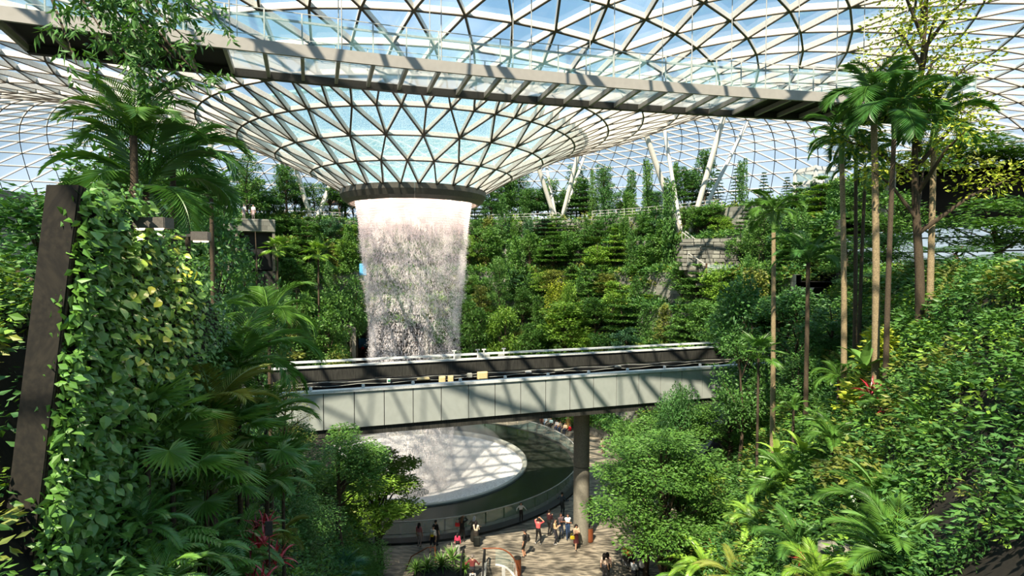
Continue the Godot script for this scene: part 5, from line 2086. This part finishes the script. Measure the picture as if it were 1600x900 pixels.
func name_far_plants() -> void:
	var rows := {}
	for e in far_plants:
		var o: Node3D = e[0]
		var lv := TERRACE_H.find(snappedf(o.position.y, 0.01))
		var q := o.position - EYE
		var px := 800.0 + 902.5 * q.x / -q.z
		var key := "%d %s" % [lv, "left" if px < 648 else "right"]
		if not rows.has(key):
			rows[key] = []
		rows[key].append([absf(px - 648.0), e])
	var words := {"tiered": "flat-tiered tree", "cloud": "spreading tree", "round": "round-crowned tree", "column": "narrow tree", "conifer": "spire-shaped conifer", "airy": "open tree", "bush": "leafy shrub", "vine": "vine-covered slim tree", "fan": "fan palm", "feather": "feather palm"}
	var nth := ["nearest", "second", "third", "fourth", "fifth", "sixth", "seventh", "eighth", "ninth", "tenth", "eleventh", "twelfth", "13th", "14th", "15th", "16th", "17th", "18th", "19th", "20th"]
	var steps := ["lowest bed", "first terrace", "second terrace", "third terrace", "fourth terrace", "fifth terrace", "top level"]
	for key in rows:
		var list: Array = rows[key]
		list.sort_custom(func(a, b): return a[0] < b[0])
		var parts: PackedStringArray = key.split(" ")
		for k in list.size():
			var e: Array = list[k][1]
			var ord: String = nth[k] if k < nth.size() else "%dth" % (k + 1)
			var label := "%s %s on the %s, %s plant %s of the waterfall" % [TONE_WORDS[e[2]], words[e[1]], steps[int(parts[0])] if int(parts[0]) >= 0 else "slope", ord, parts[1]]
			e[0].set_meta("label", label)

# ---------------------------------------------------------------- the planted wall and slope at left
func vine(label: String, area: Callable, n_parts: int, n_rest: int, size: float, tones: Array, seed_: int) -> void:
	var rng := RandomNumberGenerator.new()
	rng.seed = seed_
	var o := thing("climbing_vine", label, "vine", area.call(0.5, 0.5)[0])
	if not meshes.has("blade"):
		meshes["blade"] = [leaf_blade_mesh(1), leaf_blade_mesh(2, 1.0, 0.3), leaf_blade_mesh(3, 1.0, 0.42)]
	var blades: Array = meshes["blade"]
	for s in 9:
		var stem := MB.new()
		var pts := []
		var rad := []
		var u := rng.randf()
		for k in 8:
			pts.append(area.call(clampf(u + 0.03 * sin(k * 1.9 + s), 0, 1), k / 7.0)[0] - o.position)
			rad.append(0.012)
		stem.tube(pts, rad, 5)
		part("stem", stem.mesh(), M.bark, o)
	for k in n_parts:
		var f: Array = area.call(rng.randf(), rng.randf())
		var out: Vector3 = f[1]
		var d := (Vector3(rng.randf_range(-0.8, 0.8), rng.randf_range(-1.3, 0.1), rng.randf_range(-0.8, 0.8)) + out * 0.5).normalized()
		var up := (out + Vector3.UP * 0.5 + rand_dir(rng) * 0.35).normalized()
		var b := Basis.looking_at(-d, up)
		var l := part("leaf", blades[rng.randi() % 3], leaf_mat(tones[rng.randi() % tones.size()], "glossy_leaves"), o)
		l.transform = Transform3D(b.scaled_local(Vector3.ONE * size * rng.randf_range(0.65, 1.2)), f[0] + out * rng.randf_range(0.05, 0.4) - o.position)
	var rest := MB.new()
	for k in n_rest:
		var f: Array = area.call(rng.randf(), rng.randf())
		var out: Vector3 = f[1]
		rest.col = shade(rng)
		rest.leaf(f[0] + out * rng.randf_range(-0.15, 0.22) - o.position, (Vector3(rng.randf_range(-0.8, 0.8), rng.randf_range(-1.2, 0.2), rng.randf_range(-0.8, 0.8)) + out * 0.4).normalized() * size * rng.randf_range(0.5, 1.0), (out + rand_dir(rng) * 0.5).normalized(), size * 0.24)
	stuff(part("small_leaves", rest.mesh(), leaf_mat("mid", "glossy_leaves"), o))

func left_garden() -> void:
	# the green wall: a slab that carries the vines, falling away from the viewer
	var wall := MB.new()
	var prof := [[Vector3(-4.7, 18.9, -6.3), Vector3(-5.7, 12.3, -6.3)], [Vector3(-4.85, 18.75, -7.4), Vector3(-5.9, 12.0, -7.4)], [Vector3(-5.45, 17.4, -10.4), Vector3(-6.6, 11.0, -10.4)], [Vector3(-6.5, 16.0, -13.4), Vector3(-7.6, 10.0, -13.4)]]
	for k in 3:
		var a: Array = prof[k]
		var b: Array = prof[k + 1]
		wall.quad(a[0], b[0], b[1], a[1])
		wall.quad(a[0], a[0] + Vector3(-0.35, 0, 0), b[0] + Vector3(-0.35, 0, 0), b[0])
		wall.quad(a[0] + Vector3(-0.35, 0, 0), a[1] + Vector3(-0.35, 0, 0), b[1] + Vector3(-0.35, 0, 0), b[0] + Vector3(-0.35, 0, 0))
	wall.quad(prof[3][0], prof[3][0] + Vector3(-0.35, 0, 0), prof[3][1] + Vector3(-0.35, 0, 0), prof[3][1])
	wall.quad(prof[0][0], prof[0][1], prof[0][1] + Vector3(-0.35, 0, 0), prof[0][0] + Vector3(-0.35, 0, 0))
	setting("wall_green", wall.mesh(), M.soil, "dark planting wall at left that carries the climbing vines")
	var on_wall := func(u: float, v: float) -> Array:
		var t := u * 2.999
		var k := int(t)
		var f := t - k
		var a: Vector3 = prof[k][0].lerp(prof[k + 1][0], f)
		var b: Vector3 = prof[k][1].lerp(prof[k + 1][1], f)
		return [a.lerp(b, v), Vector3(0.94, 0.25, 0.25)]
	vine("glossy climbing vine with large yellow green leaves under the box lamps", func(u, v): return on_wall.call(0.3 + u * 0.3, 0.0 + v * 0.3), 290, 2200, 0.14, ["yellow", "bright", "mid", "mid"], 41)
	vine("small leaved creeper hanging over the top edge of the green wall at left", func(u, v): return on_wall.call(0.28 + u * 0.72, -0.04 + v * 0.16), 120, 2500, 0.09, ["mid", "blue", "dark"], 42)
	vine("climbing vine with pale heart-shaped leaves on the middle of the green wall", func(u, v): return on_wall.call(0.26 + u * 0.49, 0.26 + v * 0.3), 300, 4200, 0.15, ["mid", "dark", "mid", "bright", "dark"], 43)
	vine("dark climbing vine with pointed leaves low on the green wall", func(u, v): return on_wall.call(0.1 + u * 0.68, 0.5 + v * 0.35), 290, 4200, 0.16, ["dark", "deep", "mid"], 44)
	vine("dark leafy vine on the near end of the green wall, outside the left edge", func(u, v): return on_wall.call(u * 0.32, v * 0.8), 120, 5000, 0.17, ["dark", "mid"], 46)
	vine("leafy vine at the far end of the green wall behind the palms", func(u, v): return on_wall.call(0.62 + u * 0.38, 0.1 + v * 0.5), 220, 3500, 0.12, ["dark", "mid", "deep"], 45)
	# a branch that hangs in at the top left, from a tree outside the frame
	var rng := RandomNumberGenerator.new()
	rng.seed = 8
	var foot := Vector3(-9.8, 15.5, -8.2)
	var br := thing("overhanging_tree", "dark compound-leaved tree branch hanging in at the top left corner", "tree", foot)
	var wood := MB.new()
	var hub := Vector3(-7.6, 23.2, -8.8) - foot
	wood.tube([Vector3.ZERO, Vector3(0.5, 4, -0.2), hub], [0.22, 0.18, 0.1], 9)
	part("trunk", wood.mesh(true), M.bark, br)
	var leaves := MB.new()
	for tip in [Vector3(-4.57, 21.72, -9), Vector3(-4.84, 21.98, -9.2), Vector3(-4.81, 21.35, -8.8), Vector3(-4.5, 20.72, -8.6), Vector3(-4.9, 20.98, -8.7), Vector3(-5.05, 21.64, -8.6), Vector3(-5.17, 21.23, -8.6), Vector3(-5.22, 21.65, -8.4), Vector3(-5.32, 20.78, -8.5), Vector3(-5.3, 21.25, -8.3), Vector3(-4.95, 22.01, -9), Vector3(-5.05, 20.56, -8.7), Vector3(-5.4, 20.93, -8.3), Vector3(-5.73, 21.3, -8.2), Vector3(-5.95, 20.79, -8), Vector3(-5.54, 21.65, -8.2)]:
		var t: Vector3 = tip - foot
		var mid := hub.lerp(t, 0.55) + Vector3(0, 0.35, 0)
		var twig := MB.new()
		twig.tube([hub, mid, t], [0.05, 0.028, 0.008], 5)
		part("branch", twig.mesh(), M.bark, br)
		for s in 15:
			var q := mid.lerp(t, rng.randf_range(0.1, 1.05)) + rand_dir(rng) * 0.17
			var d := (rand_dir(rng) + Vector3(0.3, -0.5, 0)).normalized()
			for p in 9:
				leaves.col = shade(rng)
				var at := q + d * 0.035 * p
				var side := d.cross(rand_dir(rng)).normalized()
				leaves.leaf(at, (side + d * 0.6 + Vector3(0, -0.5, 0)).normalized() * rng.randf_range(0.12, 0.21), rand_dir(rng), 0.022)
	stuff(part("foliage", leaves.mesh(), leaf_mat("dark"), br))
	# palms in the shade above the lamps
	var k := 0
	for e in [[Vector3(-5.99, 19.24, -9.5), 1.05, "feather", "dark", "dark feather palm above the first box lamp at far left"], [Vector3(-5.72, 19.99, -8.8), 0.8, "areca", "mid", "feather palm with lit fronds under the hanging branch at far left"], [Vector3(-6.72, 19.28, -12), 1.0, "fan", "dark", "dark fan palm above the second box lamp"], [Vector3(-6.42, 19.94, -11), 0.9, "feather", "deep", "deep green palm between the hanging branch and the lamps"], [Vector3(-8.29, 19.91, -16), 1.2, "fan", "dark", "broad fan palm behind the lamps against the far roof"]]:
		var at: Vector3 = e[0]
		var g := maxf(slope(at.x, at.z), 13.0)
		var lb: String = e[4]
		palm(lb, Vector3(at.x, g, at.z), at.y - g, 0.06, e[2], 14, e[1] * 0.62, e[3], 50 + k, "bark")
		k += 1
	for e in [[Vector3(-13.41, 16.51, -26), Vector3(-13.32, 21.82, -26), 3.9, "dark broad tree behind the second box lamp"], [Vector3(-13.32, 15.95, -30), Vector3(-13.24, 20.93, -30), 3.6, "dark rounded tree between the lamps and the fan palms"], [Vector3(-11.78, 17.97, -20), Vector3(-11.71, 21.7, -20), 4.2, "deep green tree filling the shade above the green wall"], [Vector3(-10.98, 17.97, -16), Vector3(-10.89, 21.84, -16), 4.5, "deep green tree at the left edge above the green wall"], [Vector3(-10.53, 17.26, -13), Vector3(-10.45, 20.12, -13), 4.6, "dark rounded tree just outside the left edge of the view"]]:
		var at: Vector3 = e[0]
		var tip: Vector3 = e[1]
		var g := minf(slope(at.x, at.z), at.y)
		tree("tree", "round", k, Vector3(at.x, g, at.z), tip.y - g, e[2], "deep" if k % 2 else "dark", e[3], "tree", "", 3600, 0.26)
		k += 1
	# feather and fan palms on the slope
	for e in [[Vector3(-5.96, 15.82, -12.5), 1.15, "feather", "mid", "feather palm with long arching fronds beside the guideway's left end", 15], [Vector3(-5.57, 15.2, -10.6), 1.1, "areca", "olive", "feather palm with yellow tinted fronds below the green wall vines", 14], [Vector3(-6.02, 14.3, -14), 0.95, "areca", "mid", "clump of feather palm fronds in front of the guideway's left end", 12], [Vector3(-6.75, 16.55, -16), 1.0, "feather", "mid", "dark feather palm above the left end of the guideway", 12], [Vector3(-6.68, 16.38, -12), 0.9, "feather", "mid", "dark palm growing out from the green wall", 10]]:
		var at: Vector3 = e[0]
		var g := slope(at.x, at.z)
		palm(e[4], Vector3(at.x, minf(g, at.y - 0.1), at.z), maxf(at.y - g, 0.1), 0.05, e[2], e[5], e[1] * 0.62, e[3], 70 + k, "bark")
		k += 1
	for e in [[Vector3(-5.47, 14.63, -9.2), 0.95, "mid", "fan palm with wide pleated leaves left of the ferns"], [Vector3(-5.62, 14.6, -10.8), 0.9, "mid", "fan palm below the yellow tinted feather palm"], [Vector3(-5.58, 14.15, -12), 0.95, "mid", "fan palm hanging over the dark small-leaved tree"], [Vector3(-5.62, 12.88, -14), 0.8, "mid", "dark fan palm beside the red cordylines at left"], [Vector3(-5.36, 15.45, -8.4), 0.8, "mid", "dark fan palm at the left edge under the vines"], [Vector3(-5.36, 14.11, -10), 0.7, "mid", "small fan palm above the lobed leaves"]]:
		var at: Vector3 = e[0]
		var g := slope(at.x, at.z)
		palm(e[3], Vector3(at.x, minf(g, at.y - 0.05), at.z), maxf(at.y - g, 0.05), 0.04, "fan", 13, e[1], e[2], 90 + k, "bark")
		k += 1
	for e in [[Vector3(-5.2, 14.07, -8.6), "lobed", 9, 0.62, "mid", "philodendron", "large cut-leaved plant beside the lower left fan palm"], [Vector3(-4.96, 14.1, -7.8), "lobed", 9, 0.6, "mid", "philodendron", "cut-leaved plant at the bottom left corner"], [Vector3(-4.85, 13.32, -9), "lobed", 9, 0.62, "mid", "philodendron", "pale cut-leaved plant at the bottom edge left of the cordylines"], [Vector3(-5.24, 13.16, -10.4), "lobed", 8, 0.55, "dark", "philodendron", "dark cut-leaved plant above the bottom ferns"],
		[Vector3(-4.96, 13.61, -8.8), "fern", 16, 0.8, "mid", "fern", "arching sword fern between the two cut-leaved plants at bottom left"], [Vector3(-5.26, 12.66, -11), "fern", 16, 1.0, "mid", "fern", "sword fern left of the red cordylines"], [Vector3(-5.71, 13.24, -13), "fern", 14, 1.25, "mid", "fern", "sunlit fern with long fronds above the red cordylines"], [Vector3(-4.72, 13.92, -7.6), "fern", 14, 0.75, "mid", "fern", "sword fern at the very bottom left"], [Vector3(-5.21, 14.57, -8), "fern", 14, 0.7, "dark", "fern", "dark fern at the left edge beside the cut leaves"], [Vector3(-5.16, 12.53, -10.4), "fern", 14, 0.8, "mid", "fern", "bright fern at the bottom edge right of the cut leaves"],
		[Vector3(-5.72, 11.68, -14), "feather", 8, 0.3, "olive", "palm", "small yellowing palm hanging right of the red cordylines"]]:
		var at: Vector3 = e[0]
		clump(e[5], e[6], at - Vector3(0, 0.35 if e[1] != "fern" else 0.2, 0), e[1], e[2], e[3], leaf_mat(e[4], "glossy_leaves"), k, e[5])
		k += 1
	red_plants([[Vector3(-4.88, 13.12, -11.2), 0.55, "red cordyline tuft below the sunlit fern"], [Vector3(-4.72, 13.02, -10.6), 0.72, "pink red cordyline beside the dark plaque"], [Vector3(-4.59, 12.51, -11), 0.75, "wide coppery red cordyline low in the left garden"], [Vector3(-4.51, 12.56, -10.2), 0.6, "red cordyline at the bottom edge of the left garden"]])
	var pl := thing("plaque", "small dark plaque among the red cordylines at left", "sign", Vector3(-4.36, 13.33, -10.2), 0.3)
	var b := MB.new()
	b.soft_box(Vector3.ZERO, Vector3(0.13, 0.26, 0.02), 0.006)
	part("plate", b.mesh(), M.dark_steel, pl)
	b = MB.new()
	b.box(Vector3(0, -0.4, -0.02), Vector3(0.02, 0.6, 0.02))
	part("stake", b.mesh(), M.dark_steel, pl)
	var spots := []
	rng.seed = 12
	for i in 2600:
		var x := -rng.randf_range(4.6, 15)
		var z := -rng.randf_range(3, 36)
		var y := slope(x, z)
		if y > 0.3:
			spots.append(Vector3(x, y, z))
	undergrowth("undergrowth", "low leafy undergrowth covering the left slope", spots, 6, 0.62, 0.22)

func red_plants(list: Array) -> void:
	for e in list:
		var o := thing("cordyline", e[2], "plant", e[0] - Vector3(0, 0.25, 0))
		var n: int = far_plants.size() + int(e[0].x * 10)
		if not M.has("red_leaf"):
			for c in [["red_leaf", [190, 40, 56]], ["pink_leaf", [226, 104, 112]], ["maroon_leaf", [120, 36, 44]]]:
				var m: StandardMaterial3D = M.palm_leaves.duplicate()
				m.resource_name = c[0]
				m.albedo_color = Color8(c[1][0], c[1][1], c[1][2])
				m.backlight = Color(0.5, 0.4, 0.4)
				M[c[0]] = m
		rosette(o, "strap", 10, Vector3(0, 0, 0), e[1], M.red_leaf, n, "leaf")
		rosette(o, "strap", 7, Vector3(0.12, 0.1, 0.05), e[1] * 0.8, M.pink_leaf, n + 1, "leaf")
		rosette(o, "strap", 7, Vector3(-0.12, 0, 0.08), e[1] * 0.9, M.maroon_leaf, n + 2, "leaf")

# ---------------------------------------------------------------- trees between the slopes and the plaza
func middle_garden() -> void:
	for e in [
		[-7.99, 0, -34, 7.37, 6.71, "cloud", "bright", 15000, 0.17, "bright fine-leaved spreading tree in front of the pool barrier at left"],
		[-7.6, 5.35, -25, 6.13, 4.57, "round", "mid", 16000, 0.16, "dense round fine-leaved tree under the guideway panels at left"],
		[-7.93, 9.01, -21, 3.75, 3.02, "round", "dark", 12000, 0.16, "dark glossy small-leaved tree beside the left feather palms"],
		[-7.91, 9.73, -20, 4.4, 2.44, "airy", "olive", 5000, 0.15, "open olive-leaved tree overlapping the left end of the guideway"],
		[-6.82, 8.29, -19, 2.43, 2.74, "bush", "dark", 9000, 0.17, "dark bush at the bottom left of the fine-leaved spreading tree"],
		[-7.29, 3.24, -27, 2.02, 3.29, "bush", "mid", 6000, 0.17, "low green bush at the foot of the bright fine-leaved tree"]]:
		tree("tree" if e[6] != "bush" and e[5] != "bush" else "shrub", e[5], 1, Vector3(e[0], e[1], e[2]), e[3], e[4], e[6], e[9], "shrub" if e[5] == "bush" else "tree", "", e[7], e[8])
	for e in [
		[7.68, 0.19, -29, 9.92, 8.03, "cloud", "mid", 20000, 0.13, "wide light green spreading tree in front of the pillar at right"],
		[7.74, 0, -33, 9.99, 5.48, "cloud", "mid", 9000, 0.16, "light green spreading tree just under the right end of the guideway"],
		[13.27, 5.26, -35, 5.47, 5.82, "round", "mid", 13000, 0.18, "broad green tree right of the dark rounded tree at the guideway"],
		[9.12, 1.21, -31, 11.49, 3.16, "round", "deep", 9000, 0.18, "dark rounded tree standing before the right end of the guideway"]]:
		tree("tree", e[5], 2, Vector3(e[0], e[1], e[2]), e[3], e[4], e[6], e[9], "tree", "", e[7], e[8])
	var rng := RandomNumberGenerator.new()
	rng.seed = 19
	# dark spiky shrubs by the escalator and a pale fan at the bottom edge
	var j := 0
	for e in [[Vector3(-4.18, 0, -33.65), 0.95], [Vector3(-3.64, 0, -34.31), 1.0], [Vector3(-4.97, 0, -33.36), 0.9], [Vector3(-5.61, 0, -33.15), 0.85], [Vector3(-2.78, 0, -33.29), 0.75]]:
		clump("spiky_shrub", ["dark spiky shrub in the middle of the escalator planter", "tallest spiky shrub beside the grey post", "dark spiky shrub left of the escalator", "leftmost spiky shrub of the escalator planter", "small spiky shrub against the escalator balustrade"][j], e[0] + Vector3(0, 0.3, 0), "strap", 46, e[1] * 1.35, leaf_mat("mid", "palm_leaves"), j, "shrub")
		j += 1
	var pl := MB.new()
	pl.soft_box(Vector3(-4.26, 0, -33.15) + Vector3(0.05, 0.1, 0.1), Vector3(3.0, 0.4, 1.3), 0.05)
	tag(part("planter", pl.mesh(), M.dark_concrete), "low dark planter box under the spiky shrubs", "planter")
	var pale := Vector3(-6.58, 5.93, -22)
	palm("pale silvery fan palm at the bottom edge below the fine-leaved tree", Vector3(pale.x, slope(pale.x, pale.z), pale.z), maxf(pale.y - slope(pale.x, pale.z), 0.1), 0.06, "fan", 10, 0.9, "blue", 3)

# ---------------------------------------------------------------- the palms and planted slope at right
func right_garden() -> void:
	var k := 0
	for e in [
		[Vector3(12.19, 20.63, -27), 0.105, "betel", 11, 0.62, "mid", "pale_bark", "tall slim palm with pale ringed trunk standing clear at right", Vector3(-0.1, 0, 0)],
		[Vector3(12.47, 22.92, -22), 0.1, "betel", 13, 0.66, "dark", "pale_bark", "tall palm with pale trunk left of the tallest palm", Vector3(-0.25, 0, 0)],
		[Vector3(12.41, 23.88, -20), 0.115, "betel", 14, 0.78, "dark", "pale_bark", "tallest palm with ochre trunk at far right", Vector3(-0.25, 0, 0)],
		[Vector3(13.9, 22.61, -23.5), 0.075, "betel", 11, 0.6, "deep", "bark", "slim dark-trunked palm between the two tallest palms", Vector3(-0.1, 0, 0)],
		[Vector3(14.88, 22.22, -24.5), 0.07, "betel", 9, 0.55, "dark", "bark", "slimmest dark palm with hanging fronds beside the tallest palm", Vector3(0.1, 0, 0)],
		[Vector3(12.46, 23.17, -19), 0.08, "betel", 12, 0.75, "deep", "bark", "dark palm cut by the right edge of the view", Vector3(0.1, 0, 0)],
		[Vector3(12.81, 18.23, -25), 0.09, "areca", 15, 0.85, "deep", "bark", "dark palm with upright fan of fronds behind the clear slim palm", Vector3(0, 0, 0)],
		[Vector3(14.49, 23.01, -20), 0.1, "betel", 13, 0.7, "dark", "pale_bark", "tall palm outside the right edge of the view", Vector3(0, 0, 0)]]:
		var at: Vector3 = e[0]
		var g := ground(at.x, at.z)
		palm(e[7], Vector3(at.x - e[8].x, g, at.z), at.y - g - (0.9 if e[2] == "betel" else 0.0), e[1], e[2], e[3], e[4], e[5], 300 + k, e[6], e[8])
		k += 1
	# dark tree masses behind the palms
	for e in [[14.12, 7.16, -34, 10.97, 4.52, "round", "deep", "deep green tree left of the clear slim palm"], [15.29, 10.78, -31, 6.48, 4.12, "round", "deep", "deep green tree behind the clear slim palm"], [15.53, 12.96, -28, 3.44, 3.41, "round", "deep", "deep green tree between the pale palm trunks"], [12.8, 6.32, -32, 8.79, 3.55, "round", "dark", "dark tree above the right end of the guideway"], [13.52, 10.44, -27, 3.76, 2.99, "round", "dark", "dark leafy tree low behind the clear palm trunk"], [17.67, 16.28, -28, 1.67, 3.72, "round", "deep", "deep green tree behind the tallest palm"],
		[23.84, 17.5, -40, 4.4, 4.88, "tiered", "mid", "green tiered tree behind the palm trunks at far right"], [24.91, 17.5, -38, 5.88, 4.63, "round", "mid", "green round tree at the right edge behind the palms"], [23.81, 17, -44, 4.33, 4.39, "tiered", "mid", "green tiered tree below the white lift tower"], [22.37, 17, -46, 3.21, 4.08, "tiered", "mid", "tiered tree right of the stone piers"],
		[33.84, 24.5, -44, 3.33, 9.26, "cloud", "mid", "spreading tree outside the right edge, behind the palms"], [37.73, 24.5, -44, 2.61, 9.26, "round", "dark", "dark tree far outside the right edge of the view"], [22.13, 13, -50, 5.75, 5.54, "cloud", "mid", "spreading tree right of the lowest stone wall"], [25.15, 17, -52, 5.22, 5.19, "round", "mid", "round tree just right of the stone piers"], [24.91, 17, -48, 4.89, 4.25, "cloud", "mid", "spreading tree just under the white lift tower"], [25.79, 21, -46, 1.19, 4.59, "cloud", "dark", "dark spreading tree right of the white lift tower"], [23.67, 17.5, -40, 1.76, 4.88, "round", "deep", "deep green tree low behind the pale palm trunks"], [19.33, 13, -42, 3.3, 5.12, "round", "deep", "deep green tree below the right stone walls"], [18.97, 13, -45, 2.43, 4.49, "round", "dark", "dark round tree at the foot of the right stone walls"], [20.89, 16.46, -36, 3.55, 4.79, "round", "mid", "green round tree low between the palm trunks at right"], [21.22, 17.5, -33, 2.56, 4.02, "round", "dark", "dark round tree low at the right edge behind the palms"], [18.57, 17.5, -24, 1.52, 5.32, "round", "dark", "dark tree outside the right edge of the view"], [25.13, 17.5, -30, 4.42, 6.65, "round", "mid", "tall tree far outside the right edge"]]:
		tree("tree", e[5], k % 3, Vector3(e[0], e[1], e[2]), e[3], e[4], e[6], e[7], "tree", "", 4200, 0.28 if e[6] == "deep" else 0.26)
		k += 1
	tree("tree", "airy", 7, Vector3(14.0, 14.6, -20.0), 14.6, 5.6, "yellow", "yellow green feathery tree reaching in at the top right corner", "tree", "", 5200, 0.16)
	# slope planting
	for e in [[Vector3(10.18, 9.91, -21), "areca", 14, 1.3, "mid", "feather palm in the middle of the right slope"], [Vector3(10.63, 12.23, -19), "areca", 12, 0.8, "mid", "bright feather palm above the middle of the right slope"], [Vector3(9.37, 11.79, -14.5), "areca", 15, 1.25, "mid", "big feather palm at the right edge, low on the slope"], [Vector3(6.97, 10.87, -13), "areca", 11, 0.75, "bright", "upright feather palm at the bottom edge right of the ferns"], [Vector3(9.7, 7.82, -22), "areca", 12, 0.8, "dark", "dark feather palm above the bottom ferns"], [Vector3(8.43, 11.5, -12.5), "areca", 13, 1.15, "mid", "feather palm at the bottom right corner"], [Vector3(12.51, 13.8, -22), "feather", 12, 0.65, "mid", "feather palm at the foot of the pale palm trunk"], [Vector3(11.66, 13.55, -18), "areca", 11, 0.7, "mid", "feather palm beside the red cordylines at right"], [Vector3(10.72, 14.06, -25), "fan", 13, 1.1, "mid", "fan palm with pale hanging leaves left of the clear palm trunk"], [Vector3(11.3, 12.31, -23), "areca", 8, 0.6, "mid", "paddle fronded palm right of the clear palm trunk"], [Vector3(8.52, 9.55, -17), "areca", 12, 0.9, "dark", "feather palm above the pink cordyline at the bottom"], [Vector3(11.08, 13.28, -15), "areca", 13, 1.0, "mid", "feather palm outside the right edge"]]:
		var at: Vector3 = e[0]
		var g := slope(at.x, at.z)
		palm(e[5], Vector3(at.x, minf(g, at.y - 0.1), at.z), maxf(at.y - g, 0.1), 0.055, e[1], e[2], e[3] * (0.62 if e[1] != "fan" else 0.8), e[4], 400 + k, "bark")
		k += 1
	for e in [[Vector3(8.6, 5, -25), "fern", 18, 1.7, "bright", "fern", "bright tree fern under the wide light green tree"], [Vector3(8.29, 6.72, -21), "fern", 18, 1.5, "olive", "fern", "yellowing tree fern at the bottom edge"], [Vector3(8.06, 4.09, -26), "fern", 16, 1.5, "mid", "fern", "tree fern left of the bright one at the bottom edge"], [Vector3(9.69, 8.14, -23), "fern", 16, 1.2, "bright", "fern", "bright fern at the foot of the clear palm trunk"],
		[Vector3(9.62, 11.14, -16), "paddle", 8, 0.8, "mid", "broadleaf", "broad paddle-leaved plant above the concrete planter"], [Vector3(9.73, 7.75, -28), "paddle", 6, 1.0, "bright", "broadleaf", "bright paddle-leaved plant behind the wide light green tree"], [Vector3(10.18, 11.93, -20), "paddle", 7, 0.9, "bright", "broadleaf", "bright paddle-leaved plant halfway up the right slope"], [Vector3(12.25, 14.85, -20), "paddle", 6, 1.1, "mid", "broadleaf", "paddle-leaved plant beside the ochre palm trunk"], [Vector3(11.15, 10.44, -24), "paddle", 6, 0.9, "bright", "broadleaf", "small paddle-leaved plant right of the clear palm trunk"]]:
		var at: Vector3 = e[0]
		clump(e[5], e[6], at - Vector3(0, 0.4, 0), e[1], e[2], e[3], leaf_mat(e[4], "glossy_leaves"), k, "fern" if e[5] == "fern" else "plant")
		k += 1
	red_plants([[Vector3(11.66, 14.11, -18.6), 0.9, "pink red cordyline high on the right slope"], [Vector3(11.7, 13.71, -18), 0.6, "smaller red cordyline below the high one at right"], [Vector3(9.25, 5.14, -26), 0.9, "red cordyline under the wide light green tree"], [Vector3(9.72, 5.37, -26), 0.9, "pink cordyline beside the slim trunk under the wide light green tree"], [Vector3(9.45, 8.93, -20), 0.6, "dull red cordyline in the middle of the right slope"], [Vector3(8.18, 10.01, -16), 0.5, "bright pink cordyline near the bottom of the right slope"], [Vector3(8.1, 10.94, -13.4), 0.7, "dark red cordyline beside the concrete planter at the bottom"]])
	var b := MB.new()
	b.soft_box(Vector3.ZERO, Vector3(1.3, 1.3, 0.4), 0.08, -0.5)
	var pw := part("planter_wall", b.mesh(), M.concrete)
	pw.position = Vector3(8.54, 10.26, -14.5)
	tag(pw, "short concrete planter wall low on the right slope", "planter")
	var rng := RandomNumberGenerator.new()
	rng.seed = 31
	for e in [[1262, 560, 21, "bright", "yellow green bush left of the ochre palm trunk"], [1345, 505, 21, "yellow", "yellow green leafy bush before the pale palm trunks"], [1385, 480, 21, "yellow", "yellow leaved shrub at the right edge beside the tallest palm"], [1300, 640, 20, "mid", "green bush in the upper middle of the right slope"], [1225, 770, 23, "bright", "light green bush right of the clear palm trunk's foot"], [1270, 780, 19, "mid", "green bush low in the middle of the right slope"], [1340, 720, 17, "olive", "olive bush at the right of the slope"], [1200, 880, 18, "mid", "green bush at the bottom edge between ferns and palms"], [1205, 740, 25, "mid", "green bush behind the foot of the clear palm trunk"], [1290, 600, 22, "mid", "leafy green shrub at the foot of the pale palm trunk"]]:
		var x: float = (e[0] - 800.0) / 902.5 * e[2]
		var z: float = -e[2]
		tree("shrub", "bush", k % 3, Vector3(x, slope(x, z) - 0.3, z), 2.1, 1.9, e[3], e[4], "shrub", "", 700, 0.8)
		k += 1
	var spots := []
	for i in 4200:
		var x := rng.randf_range(5.5, 22)
		var z := -rng.randf_range(9, 42)
		var y := slope(x, z)
		if y > 0.3:
			spots.append(Vector3(x, y, z))
	undergrowth("undergrowth", "low leafy undergrowth covering the right slope", spots, 9, 0.75, 0.24)
